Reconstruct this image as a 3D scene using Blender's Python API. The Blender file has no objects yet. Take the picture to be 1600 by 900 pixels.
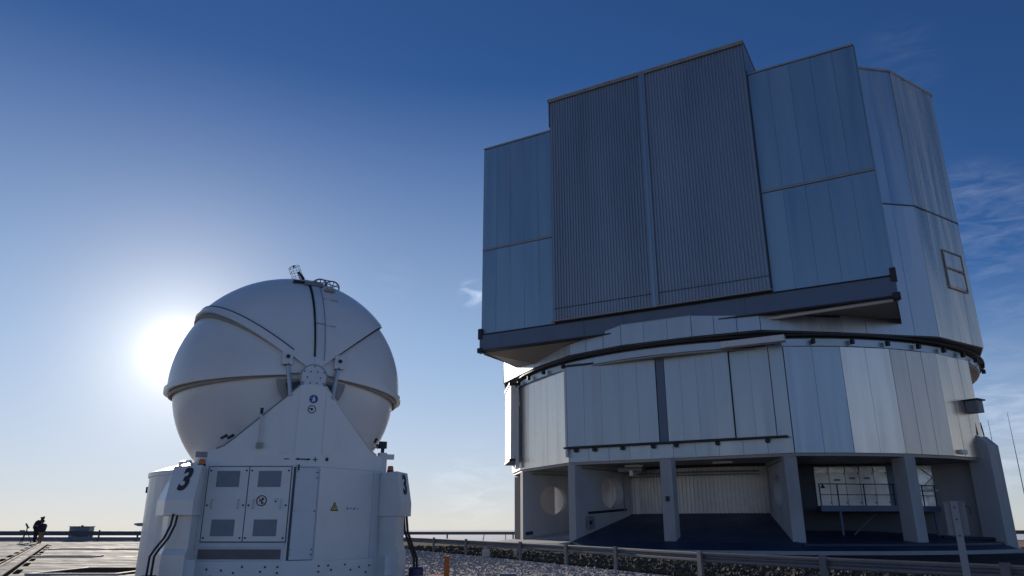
import bpy, bmesh, math, random
from mathutils import Vector, Matrix, noise
random.seed(7)
S = bpy.context.scene
COL = S.collection
R = math.radians

# ------------------------------------------------------------------ camera
CH = 1.4
PITCH = 18.04
cam_d = bpy.data.cameras.new('camera'); cam = bpy.data.objects.new('camera', cam_d); COL.objects.link(cam)
cam.location = (0, 0, CH); cam.rotation_euler = (R(90 + PITCH), 0, 0)
cam_d.sensor_width = 36; cam_d.lens = 1130.0 / 1600 * 36
cam_d.clip_start = 0.1; cam_d.clip_end = 400000
S.camera = cam

# ------------------------------------------------------------------ sun, sky, exposure
SUN_AZ = -25.3      # degrees, clockwise from +Y
SUN_EL = 11.8
sun_dir = Vector((math.sin(R(SUN_AZ)) * math.cos(R(SUN_EL)), math.cos(R(SUN_AZ)) * math.cos(R(SUN_EL)), math.sin(R(SUN_EL))))
sl = bpy.data.lights.new('sun', 'SUN'); sl.energy = 5.0; sl.angle = R(0.53); sl.color = (1.0, 0.9, 0.78)
so = bpy.data.objects.new('sun', sl); COL.objects.link(so)
so.rotation_euler = sun_dir.to_track_quat('Z', 'Y').to_euler(); so.location = (-60, 120, 60)
S.view_settings.view_transform = 'Standard'; S.view_settings.look = 'None'
S.view_settings.exposure = 0.10; S.view_settings.gamma = 1.0

W = bpy.data.worlds.new('World'); S.world = W; W.use_nodes = True
nt = W.node_tree; N = nt.nodes; K = nt.links
for n in list(N): N.remove(n)
def wn(t, **k):
    n = N.new(t)
    for a, b in k.items(): setattr(n, a, b)
    return n
def wmath(op, a, b=None, clamp=False):
    n = wn('ShaderNodeMath', operation=op, use_clamp=clamp)
    for i, v in enumerate((a, b)):
        if v is None: continue
        if isinstance(v, (int, float)): n.inputs[i].default_value = v
        else: K.new(v, n.inputs[i])
    return n.outputs[0]
out = wn('ShaderNodeOutputWorld'); bg = wn('ShaderNodeBackground'); K.new(bg.outputs[0], out.inputs[0])
sky = wn('ShaderNodeTexSky', sky_type='NISHITA', sun_disc=False, sun_elevation=R(SUN_EL), sun_rotation=R(SUN_AZ),
         altitude=2600, air_density=1.0, dust_density=0.1, ozone_density=6.0)
SKY_STRENGTH = 0.1
bg.inputs[1].default_value = SKY_STRENGTH
tc = wn('ShaderNodeTexCoord')
dirv = tc.outputs['Generated']
dot = wn('ShaderNodeVectorMath', operation='DOT_PRODUCT'); K.new(dirv, dot.inputs[0]); dot.inputs[1].default_value = sun_dir
dpos = wmath('MAXIMUM', dot.outputs['Value'], 0.0)
# aureole of the sun in thin haze (final radiance = value x SKY_STRENGTH)
def wmap(src, a0, a1, b0, b1, kind='LINEAR'):
    n = wn('ShaderNodeMapRange', interpolation_type=kind); n.clamp = True
    for i, v in enumerate((a0, a1, b0, b1)): n.inputs[i + 1].default_value = v
    K.new(src, n.inputs[0]); return n.outputs[0]
g1 = wmath('MULTIPLY', wmath('POWER', dpos, 2000.0), 9.0)
g2 = wmath('MULTIPLY', wmath('POWER', dpos, 300.0), 3.4)
g3 = wmath('ADD', wmath('MULTIPLY', wmath('POWER', dpos, 90.0), 3.0), wmath('MULTIPLY', wmath('POWER', dpos, 22.0), 0.45))
gs = wmath('ADD', g1, g2); gw = wmath('MULTIPLY', g3, 0.11, True)
sep = wn('ShaderNodeSeparateXYZ'); K.new(dirv, sep.inputs[0])
# pale haze low in the sky on the sunward side, thinning upwards
hf = wmath('MULTIPLY', wmath('MULTIPLY', wmath('POWER', wmap(sep.outputs[2], -0.0, 0.56, 1.0, 0.0), 1.22), 0.78), wmap(dpos, 0.50, 0.90, 0.0, 1.0, 'SMOOTHSTEP'))
hf = wmath('MAXIMUM', hf, wmap(sep.outputs[2], -0.02, 0.32, 0.60, 0.0, 'SMOOTHSTEP'))
hazec = wn('ShaderNodeMixRGB'); K.new(wmap(sep.outputs[2], 0.0, 0.22, 0.0, 1.0), hazec.inputs[0])
hazec.inputs[1].default_value = (7.4, 6.8, 6.2, 1); hazec.inputs[2].default_value = (5.9, 7.3, 8.0, 1)
skys = wn('ShaderNodeVectorMath', operation='MULTIPLY'); K.new(sky.outputs[0], skys.inputs[0]); skys.inputs[1].default_value = (0.80, 0.84, 0.90)
hm = wn('ShaderNodeMixRGB'); K.new(hf, hm.inputs[0]); K.new(skys.outputs[0], hm.inputs[1]); K.new(hazec.outputs[0], hm.inputs[2])
gc = wn('ShaderNodeVectorMath', operation='SCALE'); gc.inputs[0].default_value = (1.0, 0.96, 0.9); K.new(gs, gc.inputs['Scale'])
add = wn('ShaderNodeVectorMath', operation='ADD'); gmix = wn('ShaderNodeMixRGB'); K.new(gw, gmix.inputs[0]); K.new(hm.outputs[0], gmix.inputs[1]); gmix.inputs[2].default_value = (9.4, 9.1, 8.9, 1)
K.new(gmix.outputs[0], add.inputs[0]); K.new(gc.outputs[0], add.inputs[1])
# thin cirrus wisps: each a soft window round one direction, filled with stretched noise
mp = wn('ShaderNodeMapping'); K.new(dirv, mp.inputs[0]); mp.inputs['Scale'].default_value = (7, 7, 26); mp.inputs['Rotation'].default_value = (0.25, 0.2, 0)
nz = wn('ShaderNodeTexNoise'); nz.inputs['Scale'].default_value = 2.6; nz.inputs['Detail'].default_value = 9; nz.inputs['Roughness'].default_value = 0.62; nz.inputs['Distortion'].default_value = 0.7
K.new(mp.outputs[0], nz.inputs[0])
nr = wn('ShaderNodeMapRange'); nr.inputs[1].default_value = 0.42; nr.inputs[2].default_value = 0.75; K.new(nz.outputs[0], nr.inputs[0])
def az_el(az, el):
    return Vector((math.sin(R(az)) * math.cos(R(el)), math.cos(R(az)) * math.cos(R(el)), math.sin(R(el))))
tot = None
for (az, el, width, amp) in ((35.0, 19.5, 5.0, .85), (-3.3, 17.6, 1.4, 3.6), (33.5, 9.5, 3.6, .7), (34.5, 5.0, 5.0, 1.6),
                             (-3.0, 2.9, 4.0, .9), (36, 14.5, 3.0, .5), (32, 31, 3.5, .2), (-9.5, 18.6, 2.2, .2)):
    v = wn('ShaderNodeVectorMath', operation='DOT_PRODUCT'); K.new(dirv, v.inputs[0]); v.inputs[1].default_value = az_el(az, el)
    r = wn('ShaderNodeMapRange', interpolation_type='SMOOTHERSTEP'); r.inputs[1].default_value = math.cos(R(width)); r.inputs[2].default_value = 1.0
    r.inputs[3].default_value = 0; r.inputs[4].default_value = amp
    K.new(v.outputs['Value'], r.inputs[0])
    tot = r.outputs[0] if tot is None else wmath('ADD', tot, r.outputs[0])
cl = wmath('MULTIPLY', tot, nr.outputs[0])
cc = wn('ShaderNodeVectorMath', operation='SCALE'); cc.inputs[0].default_value = (1.0, 0.99, 1.0); K.new(cl, cc.inputs['Scale'])
add2 = wn('ShaderNodeVectorMath', operation='ADD'); K.new(add.outputs[0], add2.inputs[0]); K.new(cc.outputs[0], add2.inputs[1])
K.new(add2.outputs[0], bg.inputs[0])

# ------------------------------------------------------------------ materials
def mat(name, col, rough=0.5, metal=0.0, var=0.12, nscale=3.0, stretch=(1, 1, 1), bump=0.0, bscale=30.0, rvar=0.1,
        rand=0.0, stain=None, stain_amt=0.3, coat=0.0, rrand=0.0, bdist=0.02, spec=0.5):
    m = bpy.data.materials.new(name); m.use_nodes = True
    t = m.node_tree; nd = t.nodes; lk = t.links
    b = nd['Principled BSDF']
    b.inputs['Metallic'].default_value = metal
    b.inputs['Coat Weight'].default_value = coat; b.inputs['Specular IOR Level'].default_value = spec
    if spec < 0.03: b.inputs['IOR'].default_value = 1.0
    co = nd.new('ShaderNodeTexCoord'); mpn = nd.new('ShaderNodeMapping'); lk.new(co.outputs['Object'], mpn.inputs[0])
    mpn.inputs['Scale'].default_value = stretch
    n1 = nd.new('ShaderNodeTexNoise'); n1.inputs['Scale'].default_value = nscale; n1.inputs['Detail'].default_value = 6; n1.inputs['Roughness'].default_value = 0.6
    lk.new(mpn.outputs[0], n1.inputs[0])
    mr = nd.new('ShaderNodeMapRange'); mr.inputs[1].default_value = 0.3; mr.inputs[2].default_value = 0.7
    mr.inputs[3].default_value = 1 - var; mr.inputs[4].default_value = 1 + var; lk.new(n1.outputs[0], mr.inputs[0])
    cs = nd.new('ShaderNodeVectorMath'); cs.operation = 'SCALE'; cs.inputs[0].default_value = col[:3]; lk.new(mr.outputs[0], cs.inputs['Scale'])
    cur = cs.outputs[0]
    if rand > 0 or rrand > 0:
        oi = nd.new('ShaderNodeObjectInfo')
        r2 = nd.new('ShaderNodeMapRange'); r2.inputs[3].default_value = 1 - rand; r2.inputs[4].default_value = 1 + rand * 0.6; lk.new(oi.outputs['Random'], r2.inputs[0])
        c2 = nd.new('ShaderNodeVectorMath'); c2.operation = 'SCALE'; lk.new(cur, c2.inputs[0]); lk.new(r2.outputs[0], c2.inputs['Scale']); cur = c2.outputs[0]
    if stain:
        n3 = nd.new('ShaderNodeTexNoise'); n3.inputs['Scale'].default_value = nscale * 0.6; n3.inputs['Detail'].default_value = 8; n3.inputs['Roughness'].default_value = 0.7
        lk.new(mpn.outputs[0], n3.inputs[0])
        m3 = nd.new('ShaderNodeMapRange'); m3.inputs[1].default_value = 0.5; m3.inputs[2].default_value = 0.72; m3.inputs[4].default_value = stain_amt; lk.new(n3.outputs[0], m3.inputs[0])
        mx = nd.new('ShaderNodeMixRGB'); lk.new(m3.outputs[0], mx.inputs[0]); lk.new(cur, mx.inputs[1]); mx.inputs[2].default_value = (*stain, 1); cur = mx.outputs[0]
    lk.new(cur, b.inputs['Base Color'])
    mrr = nd.new('ShaderNodeMapRange'); mrr.inputs[1].default_value = 0.3; mrr.inputs[2].default_value = 0.7
    mrr.inputs[3].default_value = max(0.03, rough - rvar); mrr.inputs[4].default_value = min(1, rough + rvar); lk.new(n1.outputs[0], mrr.inputs[0])
    ro = mrr.outputs[0]
    if rrand > 0:
        ad = nd.new('ShaderNodeMath'); ad.operation = 'MULTIPLY_ADD'; lk.new(oi.outputs['Random'], ad.inputs[0]); ad.inputs[1].default_value = rrand; lk.new(ro, ad.inputs[2]); ro = ad.outputs[0]
    lk.new(ro, b.inputs['Roughness'])
    if bump > 0:
        n2 = nd.new('ShaderNodeTexNoise'); n2.inputs['Scale'].default_value = bscale; n2.inputs['Detail'].default_value = 5; lk.new(mpn.outputs[0], n2.inputs[0])
        bp = nd.new('ShaderNodeBump'); bp.inputs['Strength'].default_value = bump; bp.inputs['Distance'].default_value = bdist
        lk.new(n2.outputs[0], bp.inputs['Height']); lk.new(bp.outputs[0], b.inputs['Normal'])
    return m

M = {}
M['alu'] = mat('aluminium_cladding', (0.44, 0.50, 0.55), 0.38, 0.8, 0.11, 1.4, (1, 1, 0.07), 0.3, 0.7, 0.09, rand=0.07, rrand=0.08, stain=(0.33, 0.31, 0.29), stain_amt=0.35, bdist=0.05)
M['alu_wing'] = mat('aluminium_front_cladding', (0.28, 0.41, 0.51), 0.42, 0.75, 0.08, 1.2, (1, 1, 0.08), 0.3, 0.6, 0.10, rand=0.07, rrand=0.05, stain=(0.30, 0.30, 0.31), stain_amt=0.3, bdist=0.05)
M['rib'] = mat('ribbed_door_sheet', (0.27, 0.32, 0.385), 0.48, 0.6, 0.14, 0.35, (1, 1, 0.2), 0, 30, 0.05)
M['trim'] = mat('weathered_trim', (0.34, 0.33, 0.32), 0.6, 0.4, 0.15, 2.0)
M['bright_trim'] = mat('pale_trim', (0.62, 0.62, 0.62), 0.5, 0.2, 0.08, 2.0)
M['core'] = mat('dark_joint', (0.10, 0.11, 0.125), 0.8, 0.0, 0.1)
M['beam'] = mat('blue_grey_beam', (0.12, 0.16, 0.225), 0.5, 0.2, 0.12, 0.8)
M['dark'] = mat('dark_steel', (0.035, 0.038, 0.045), 0.6, 0.3, 0.2, 3)
M['soffit'] = mat('soffit_sheet', (0.36, 0.33, 0.30), 0.55, 0.35, 0.10, 0.6, stain=(0.25, 0.22, 0.2), stain_amt=0.3)
M['roof'] = mat('roof_sheet', (0.4, 0.42, 0.44), 0.5, 0.5, 0.1, 0.5)
M['conc'] = mat('painted_concrete', (0.43, 0.425, 0.42), 0.8, 0, 0.12, 0.7, (1, 1, .35), bump=0.25, bscale=9, stain=(0.26, 0.245, 0.23), stain_amt=0.6, spec=.3)
M['bluefloor'] = mat('blue_painted_apron', (0.020, 0.034, 0.070), 0.5, 0, 0.15, 0.7, bump=0.1, bscale=6)
M['inwall'] = mat('inner_wall_sheet', (0.66, 0.62, 0.56), 0.5, 0.3, 0.12, 0.9, stain=(0.3, 0.27, 0.24), stain_amt=0.4)
M['foil'] = mat('foil_faced_panel', (0.62, 0.60, 0.58), 0.33, 0.8, 0.15, 1.6, bump=0.5, bscale=2.2, rand=0.1, bdist=0.06)
M['white'] = mat('white_paint', (0.84, 0.81, 0.765), 0.38, 0, 0.05, 1.2, bump=0.03, bscale=3, rvar=0.08, stain=(0.50, 0.49, 0.47), stain_amt=0.22, coat=0.1)
M['white2'] = mat('white_paint_panel', (0.73, 0.72, 0.72), 0.42, 0, 0.05, 1.6, rvar=0.06, stain=(0.48, 0.47, 0.45), stain_amt=0.2)
M['shell'] = mat('white_shell_gloss', (0.83, 0.80, 0.76), 0.34, 0, 0.04, 0.8, bump=0.04, bscale=1.5, rvar=0.06, stain=(0.55, 0.54, 0.52), stain_amt=0.2, coat=0.15)
M['grey'] = mat('grey_vent_mesh', (0.27, 0.28, 0.31), 0.7, 0, 0.08, 8)
M['maroon'] = mat('grille_dusty', (0.20, 0.165, 0.16), 0.75, 0, 0.15, 4)
M['tan'] = mat('gasket_tan', (0.36, 0.34, 0.30), 0.6, 0.1, 0.15, 4)
M['black'] = mat('black_rubber', (0.015, 0.015, 0.018), 0.5, 0, 0.1, 6)
M['steel'] = mat('bright_steel', (0.55, 0.55, 0.55), 0.45, 0.6, 0.08, 6)
M['orange'] = mat('orange_paint', (0.55, 0.16, 0.02), 0.5, 0, 0.15, 5, stain=(0.3, 0.1, 0.03), stain_amt=0.4)
M['orange_lens'] = mat('amber_lens', (0.75, 0.20, 0.03), 0.25, 0, 0.1, 5)
M['bluecap'] = mat('blue_plastic', (0.012, 0.02, 0.09), 0.4, 0, 0.1, 5)
M['signblue'] = mat('sign_blue', (0.02, 0.08, 0.30), 0.5, 0, 0.05, 5)
M['signred'] = mat('sign_red', (0.45, 0.12, 0.10), 0.5, 0, 0.05, 5)
M['signyellow'] = mat('sign_yellow', (0.60, 0.48, 0.06), 0.5, 0, 0.05, 5)
M['galv'] = mat('galvanised_steel', (0.13, 0.14, 0.16), 0.65, 0.25, 0.12, 2.0, stain=(0.28, 0.27, 0.26), stain_amt=0.35)
M['fence'] = mat('fence_rail_dark', (0.10, 0.11, 0.11), 0.6, 0.2, 0.15, 1.5)
M['slab'] = mat('concrete_slab', (0.235, 0.226, 0.218), 0.85, 0, 0.16, 0.8, bump=0.35, bscale=5, rvar=0.16, rand=0.3, rrand=0.12, stain=(0.17, 0.155, 0.14), stain_amt=0.6, spec=0.12)
M['lowwall'] = mat('kerb_wall_grey', (0.24, 0.25, 0.29), 0.8, 0, 0.1, 1)
M['gravel'] = mat('light_gravel', (0.38, 0.36, 0.355), 0.9, 0, 0.45, 7.0, bump=1.0, bscale=12, bdist=0.05, spec=.05)
M['stone'] = mat('gravel_stone', (0.36, 0.34, 0.34), 0.85, 0, 0.3, 3, spec=.05)
M['rock'] = mat('brown_rubble', (0.065, 0.055, 0.046), 0.95, 0, 0.5, 4.0, bump=1.0, bscale=9, bdist=0.08, spec=.05)
M['rubble'] = mat('brown_stone', (0.09, 0.078, 0.062), 0.9, 0, 0.35, 3, spec=.05)
M['desert'] = mat('desert_slope', (0.34, 0.25, 0.18), 0.95, 0, 0.25, 0.02, bump=0.6, bscale=0.2, spec=.05)
M['asphalt'] = mat('asphalt', (0.055, 0.055, 0.06), 0.85, 0, 0.2, 2, bump=0.4, bscale=40, spec=.05)
M['kerb'] = mat('pale_kerb_concrete', (0.42, 0.41, 0.40), 0.8, 0, 0.1, 1.5, bump=0.2, bscale=12)
M['cloud'] = mat('cloud_top', (0.80, 0.80, 0.82), 1.0, 0, 0.05, 0.00012, bump=0.0)
M['pit'] = mat('dark_joint_filler', (0.022, 0.021, 0.02), 1.0, 0, 0.2, 3, spec=0.02)
M['white_wall'] = mat('white_wall_panel', (0.78, 0.76, 0.72), 0.35, 0.25, 0.08, 1.5, bump=.2, bscale=2, stain=(.5, .47, .43), stain_amt=.4, rand=.06)
M['galv_light'] = mat('weathered_zinc_post', (0.24, 0.27, 0.30), 0.5, 0.3, 0.15, 3.0, (1, 1, .3), stain=(0.2, 0.2, 0.2), stain_amt=0.5)
M['faint'] = mat('faded_print', (0.55, 0.54, 0.53), 0.5, 0, 0.35, 9.0)
M['skin'] = mat('skin', (0.35, 0.2, 0.14), 0.6, 0, 0.05, 8)
M['jacket'] = mat('dark_jacket', (0.018, 0.016, 0.018), 0.8, 0, 0.2, 8)
M['trouser'] = mat('dark_trousers', (0.014, 0.014, 0.02), 0.85, 0, 0.2, 8)
M['khaki'] = mat('ochre_trousers', (0.26, 0.15, 0.05), 0.85, 0, 0.2, 8)
M['hair'] = mat('dark_hair', (0.012, 0.009, 0.008), 0.6, 0, 0.2, 20)
M['boxgrey'] = mat('grey_cabinet', (0.22, 0.23, 0.24), 0.6, 0.1, 0.1, 2)

# ------------------------------------------------------------------ mesh helpers
def tag(o, label=None, cat=None, group=None, kind=None):
    if label: o['label'] = label
    if cat: o['category'] = cat
    if group: o['group'] = group
    if kind: o['kind'] = kind
    return o
BASE = {}
def thing(name, loc, label, cat, group=None):
    o = bpy.data.objects.new(name, None); COL.objects.link(o); o.location = loc; o.empty_display_size = 0.2
    BASE[o.name] = Vector(loc)
    return tag(o, label, cat, group)
def obj(name, vf, m, parent=None, smooth=False, base=None, fix=True):
    """vf: (verts in world space, faces). Links ONE mesh object, origin at its thing's base."""
    v, f = vf
    if parent is not None: b = BASE[parent.name]
    elif base is not None: b = Vector(base)
    else: b = Vector((sum(p[0] for p in v) / len(v), sum(p[1] for p in v) / len(v), min(p[2] for p in v)))
    me = bpy.data.meshes.new(name)
    me.from_pydata([tuple(Vector(p) - b) for p in v], [], f); me.update()
    if fix:
        bm = bmesh.new(); bm.from_mesh(me); bmesh.ops.recalc_face_normals(bm, faces=bm.faces); bm.to_mesh(me); bm.free()
    if smooth:
        me.polygons.foreach_set('use_smooth', [True] * len(me.polygons)); me.set_sharp_from_angle(angle=R(35))
    me.materials.append(m if not isinstance(m, str) else M[m])
    o = bpy.data.objects.new(name, me); COL.objects.link(o)
    if parent is not None: o.parent = parent
    else: o.location = b
    BASE[o.name] = b
    return o
def join(*parts):
    V = []; F = []
    for v, f in parts:
        k = len(V); V += list(v); F += [tuple(i + k for i in q) for q in f]
    return V, F
def box(c, x, y, z, hx, hy, hz):
    """centre c, unit axes x,y,z (Vectors), half sizes"""
    c = Vector(c); x = Vector(x) * hx; y = Vector(y) * hy; z = Vector(z) * hz
    v = [c + sx * x + sy * y + sz * z for sz in (-1, 1) for sy in (-1, 1) for sx in (-1, 1)]
    return v, [(0, 2, 3, 1), (4, 5, 7, 6), (0, 1, 5, 4), (2, 6, 7, 3), (0, 4, 6, 2), (1, 3, 7, 5)]
X, Y, Z = Vector((1, 0, 0)), Vector((0, 1, 0)), Vector((0, 0, 1))
def abox(x0, x1, y0, y1, z0, z1):
    return box(((x0 + x1) / 2, (y0 + y1) / 2, (z0 + z1) / 2), X, Y, Z, (x1 - x0) / 2, (y1 - y0) / 2, (z1 - z0) / 2)
def prism(pts, z0, z1):
    """pts: plan points (x,y); z0/z1 numbers or lists per point"""
    n = len(pts); a = z0 if isinstance(z0, (list, tuple)) else [z0] * n; b = z1 if isinstance(z1, (list, tuple)) else [z1] * n
    v = [Vector((p[0], p[1], a[i])) for i, p in enumerate(pts)] + [Vector((p[0], p[1], b[i])) for i, p in enumerate(pts)]
    f = [tuple(range(n))[::-1], tuple(range(n, 2 * n))] + [(i, (i + 1) % n, n + (i + 1) % n, n + i) for i in range(n)]
    return v, f
def slab(poly, nrm, th):
    """planar polygon (3-D points) given a thickness along nrm"""
    n = len(poly); nrm = Vector(nrm).normalized() * th
    v = [Vector(p) for p in poly] + [Vector(p) + nrm for p in poly]
    return v, [tuple(range(n))[::-1], tuple(range(n, 2 * n))] + [(i, (i + 1) % n, n + (i + 1) % n, n + i) for i in range(n)]
def tube(pts, r, n=8, cap=True, closed=False):
    pts = [Vector(p) for p in pts]; V = []; F = []; m = len(pts)
    rs = r if isinstance(r, (list, tuple)) else [r] * m
    up = None
    for i, p in enumerate(pts):
        a = pts[(i - 1) % m] if (i > 0 or closed) else pts[i]; b = pts[(i + 1) % m] if (i < m - 1 or closed) else pts[i]
        t = (b - a).normalized()
        if up is None: up = Z if abs(t.z) < 0.9 else X
        s = t.cross(up).normalized(); q = s.cross(t); up = q
        for k in range(n):
            an = 2 * math.pi * k / n; V.append(p + rs[i] * (math.cos(an) * s + math.sin(an) * q))
    rings = m if closed else m - 1
    for i in range(rings):
        j = (i + 1) % m
        for k in range(n): F.append((i * n + k, i * n + (k + 1) % n, j * n + (k + 1) % n, j * n + k))
    if cap and not closed: F += [tuple(range(n))[::-1], tuple(range((m - 1) * n, m * n))]
    return V, F
def disc(c, nrm, r, th=0.01, n=20, a0=0, a1=360):
    c = Vector(c); nrm = Vector(nrm).normalized(); s = nrm.cross(Z); s = s.normalized() if s.length > 0.01 else X.copy(); q = s.cross(nrm) * -1
    full = abs(a1 - a0) >= 359.9
    P = [c + r * (math.cos(R(a0 + (a1 - a0) * k / n)) * s + math.sin(R(a0 + (a1 - a0) * k / n)) * q) for k in range(n if full else n + 1)]
    if not full: P.append(c)
    return slab(P, nrm, th)
def ringdisc(c, nrm, r0, r1, th=0.01, n=24):
    c = Vector(c); nrm = Vector(nrm).normalized(); s = nrm.cross(Z).normalized(); q = Z if abs(nrm.z) < .9 else Y
    q = nrm.cross(s)
    V = []; F = []
    for k in range(n):
        e = math.cos(2 * math.pi * k / n) * s + math.sin(2 * math.pi * k / n) * q
        V += [c + r0 * e, c + r1 * e, c + r1 * e + nrm * th, c + r0 * e + nrm * th]
    for k in range(n):
        a = 4 * k; b = 4 * ((k + 1) % n)
        for i in range(4): F.append((a + i, a + (i + 1) % 4, b + (i + 1) % 4, b + i))
    return V, F
def text_mesh(s, size, c, right, up, nrm, th=0.004, bold=0.0, shear=0.0):
    cu = bpy.data.curves.new('glyph', 'FONT'); cu.body = s; cu.size = size; cu.align_x = 'CENTER'; cu.align_y = 'CENTER'
    cu.extrude = th / 2; cu.offset = bold; cu.shear = shear; cu.resolution_u = 4
    t = bpy.data.objects.new('glyph', cu); COL.objects.link(t)
    dg = bpy.context.evaluated_depsgraph_get(); dg.update()
    me = bpy.data.meshes.new_from_object(t.evaluated_get(dg))
    c = Vector(c); right = Vector(right); up = Vector(up); nrm = Vector(nrm)
    v = [c + right * p.co.x + up * p.co.y + nrm * (p.co.z + th / 2) for p in me.vertices]; f = [tuple(p.vertices) for p in me.polygons]
    bpy.data.objects.remove(t); bpy.data.curves.remove(cu); bpy.data.meshes.remove(me)
    return v, f

# ================================================================== SETTING
def noisy_grid(name, x0, x1, y0, y1, nx, ny, z, amp, sc, m, mask=None, kind='structure'):
    V = []; F = []
    for j in range(ny + 1):
        for i in range(nx + 1):
            x = x0 + (x1 - x0) * i / nx; y = y0 + (y1 - y0) * j / ny
            V.append(Vector((x, y, z + amp * noise.noise(Vector((x * sc, y * sc, 3.1))))))
    for j in range(ny):
        for i in range(nx): a = j * (nx + 1) + i; F.append((a, a + 1, a + nx + 2, a + nx + 1))
    return obj(name, (V, F), m, smooth=True, base=(0, 0, 0), fix=False)
# the summit platform and the mountain flanks falling away under it, one sheet
rim = [(-75, 66), (-20, 66.3), (0, 66.5), (22, 72), (44, 74), (62, 66), (75, 50), (84, 20), (84, -30), (70, -75), (20, -90), (-40, -90), (-80, -70), (-92, -20), (-90, 40)]
V = []; F = []
rings_ = [(0.0, -0.06), (0.55, -0.06), (1.0, -0.06), (1.02, -1.5), (1.35, -28), (2.2, -95), (4.5, -260), (9, -600), (16, -1150)]
for k, (s, z) in enumerate(rings_):
    for i, (x, y) in enumerate(rim):
        j = 1 + 0.18 * noise.noise(Vector((i * 1.7, k * 0.9, 0))) if k > 3 else 1
        V.append(Vector((x * s * j, y * s * j, z * (1 + (0.15 * noise.noise(Vector((i * 2.3, k, 5))) if k > 3 else 0)))))
n_ = len(rim)
for k in range(len(rings_) - 1):
    for i in range(n_): F.append((k * n_ + i, k * n_ + (i + 1) % n_, (k + 1) * n_ + (i + 1) % n_, (k + 1) * n_ + i))
tag(obj('summit_ground', (V, F), 'desert', smooth=True, base=(0, 0, 0)), kind='structure')
# sea of cloud far below, reaching the horizon
V = [Vector((0, 0, -900))]; F = []; rr = [1500, 5000, 14000, 40000, 110000]
for r in rr:
    for i in range(96): V.append(Vector((r * math.cos(2 * math.pi * i / 96), r * math.sin(2 * math.pi * i / 96), -900 + (0 if r < 2000 else 0))))
for i in range(96): F.append((0, 1 + i, 1 + (i + 1) % 96))
for k in range(len(rr) - 1):
    for i in range(96): F.append((1 + k * 96 + i, 1 + (k + 1) * 96 + i, 1 + (k + 1) * 96 + (i + 1) % 96, 1 + k * 96 + (i + 1) % 96))
tag(obj('cloud_sea', (V, F), 'cloud', smooth=False, base=(0, 0, 0)), kind='structure')

# guardrail course (plan), used for the ground zones too
GR = [(-9.6, 50.2), (-4.4, 41.15), (0.4, 31.3), (3.5, 24.6), (5.1, 20.9), (7.2, 17.6), (9.8, 13.9), (13.0, 9.6), (17.5, 4.0), (23, -3)]
# gravel yard: everything near side of the guardrail
g = [(-8.0, 47.5)] + [(x + 0.15, y) for x, y in GR[1:]] + [(23, -25), (-8.0, -25)]
tag(obj('gravel_yard', (([Vector((x, y, -0.03)) for x, y in g]), [tuple(range(len(g)))]), 'gravel', base=(0, 0, 0), fix=False), kind='structure')
# brown rubble strip beyond the guardrail, rising to the kerb of the big enclosure
CX, CY = 15.0, 49.8
def lerp(a, b, t): return a + (b - a) * t
V = []; F = []; NX = 10; far = []
stripO = [(-9.6, 66), (-2.5, 50), (1.2, 40.5), (6.5, 33.4), (12.5, 31.6), (19, 31.9), (26, 33.5), (34, 30), (42, 22), (48, 10)]
def catm(P, n):
    outp = []
    for i in range(len(P) - 1):
        for k in range(n):
            t = k / n; outp.append((lerp(P[i][0], P[i + 1][0], t), lerp(P[i][1], P[i + 1][1], t)))
    return outp + [P[-1]]
A_ = catm(GR, 6); B_ = catm(stripO, 6)
for i in range(len(A_)):
    for k in range(NX + 1):
        t = k / NX; x = lerp(A_[i][0] + .1, B_[i][0], t); y = lerp(A_[i][1], B_[i][1], t)
        z = -0.02 + 0.10 * t + 0.05 * noise.noise(Vector((x * 0.9, y * 0.9, 0)))
        V.append(Vector((x, y, z)))
for i in range(len(A_) - 1):
    for k in range(NX): a = i * (NX + 1) + k; F.append((a, a + 1, a + NX + 2, a + NX + 1))
tag(obj('rubble_strip', (V, F), 'rock', base=(0, 0, 0), smooth=True), kind='structure')

def stone_cloud(name, m, n, sampler, smin, smax, label):
    V = []; F = []
    tet = [Vector(p).normalized() for p in ((1, 0, .2), (-.4, .9, .1), (-.5, -.8, .2), (.1, .1, 1), (0, 0, -1))]
    tf = [(0, 1, 3), (1, 2, 3), (2, 0, 3), (1, 0, 4), (2, 1, 4), (0, 2, 4)]
    for _ in range(n):
        x, y, z = sampler(); s = random.uniform(smin, smax) * random.choice((1, 1, 1, 1.6)); an = random.random() * 6.28; ca, sa = math.cos(an), math.sin(an)
        b = len(V); k3 = (random.uniform(.7, 1.3), random.uniform(.7, 1.3), random.uniform(.5, .9))
        for p in tet:
            px, py, pz = p.x * s * k3[0], p.y * s * k3[1], p.z * s * k3[2]
            V.append((x + px * ca - py * sa, y + px * sa + py * ca, z + pz))
        F += [tuple(b + q for q in t) for t in tf]
    o = obj(name, (V, F), m, base=(0, 0, 0), fix=False); tag(o, label, 'gravel', kind='stuff'); return o
def gr_x(y):
    for (x0, y0), (x1, y1) in zip(GR, GR[1:]):
        if y1 <= y <= y0: return lerp(x0, x1, (y0 - y) / (y0 - y1))
    return 23
def samp_gravel():
    y = 13 + 34 * random.random() ** 1.5; x = random.uniform(-6 if y > 19 else -2.3, gr_x(y) - 0.05); return x, y, -0.025
def samp_rubble():
    y = 16 + 32 * random.random() ** 1.3; x = gr_x(y) + 0.1 + random.random() ** 1.3 * 7.5; return x, y, 0.02
stone_cloud('gravel_stones', 'stone', 17000, samp_gravel, 0.015, 0.05, 'loose pale gravel stones in front of the guardrail')
stone_cloud('rubble_stones', 'rubble', 15000, samp_rubble, 0.03, 0.10, 'brown rubble stones behind the guardrail')

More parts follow.
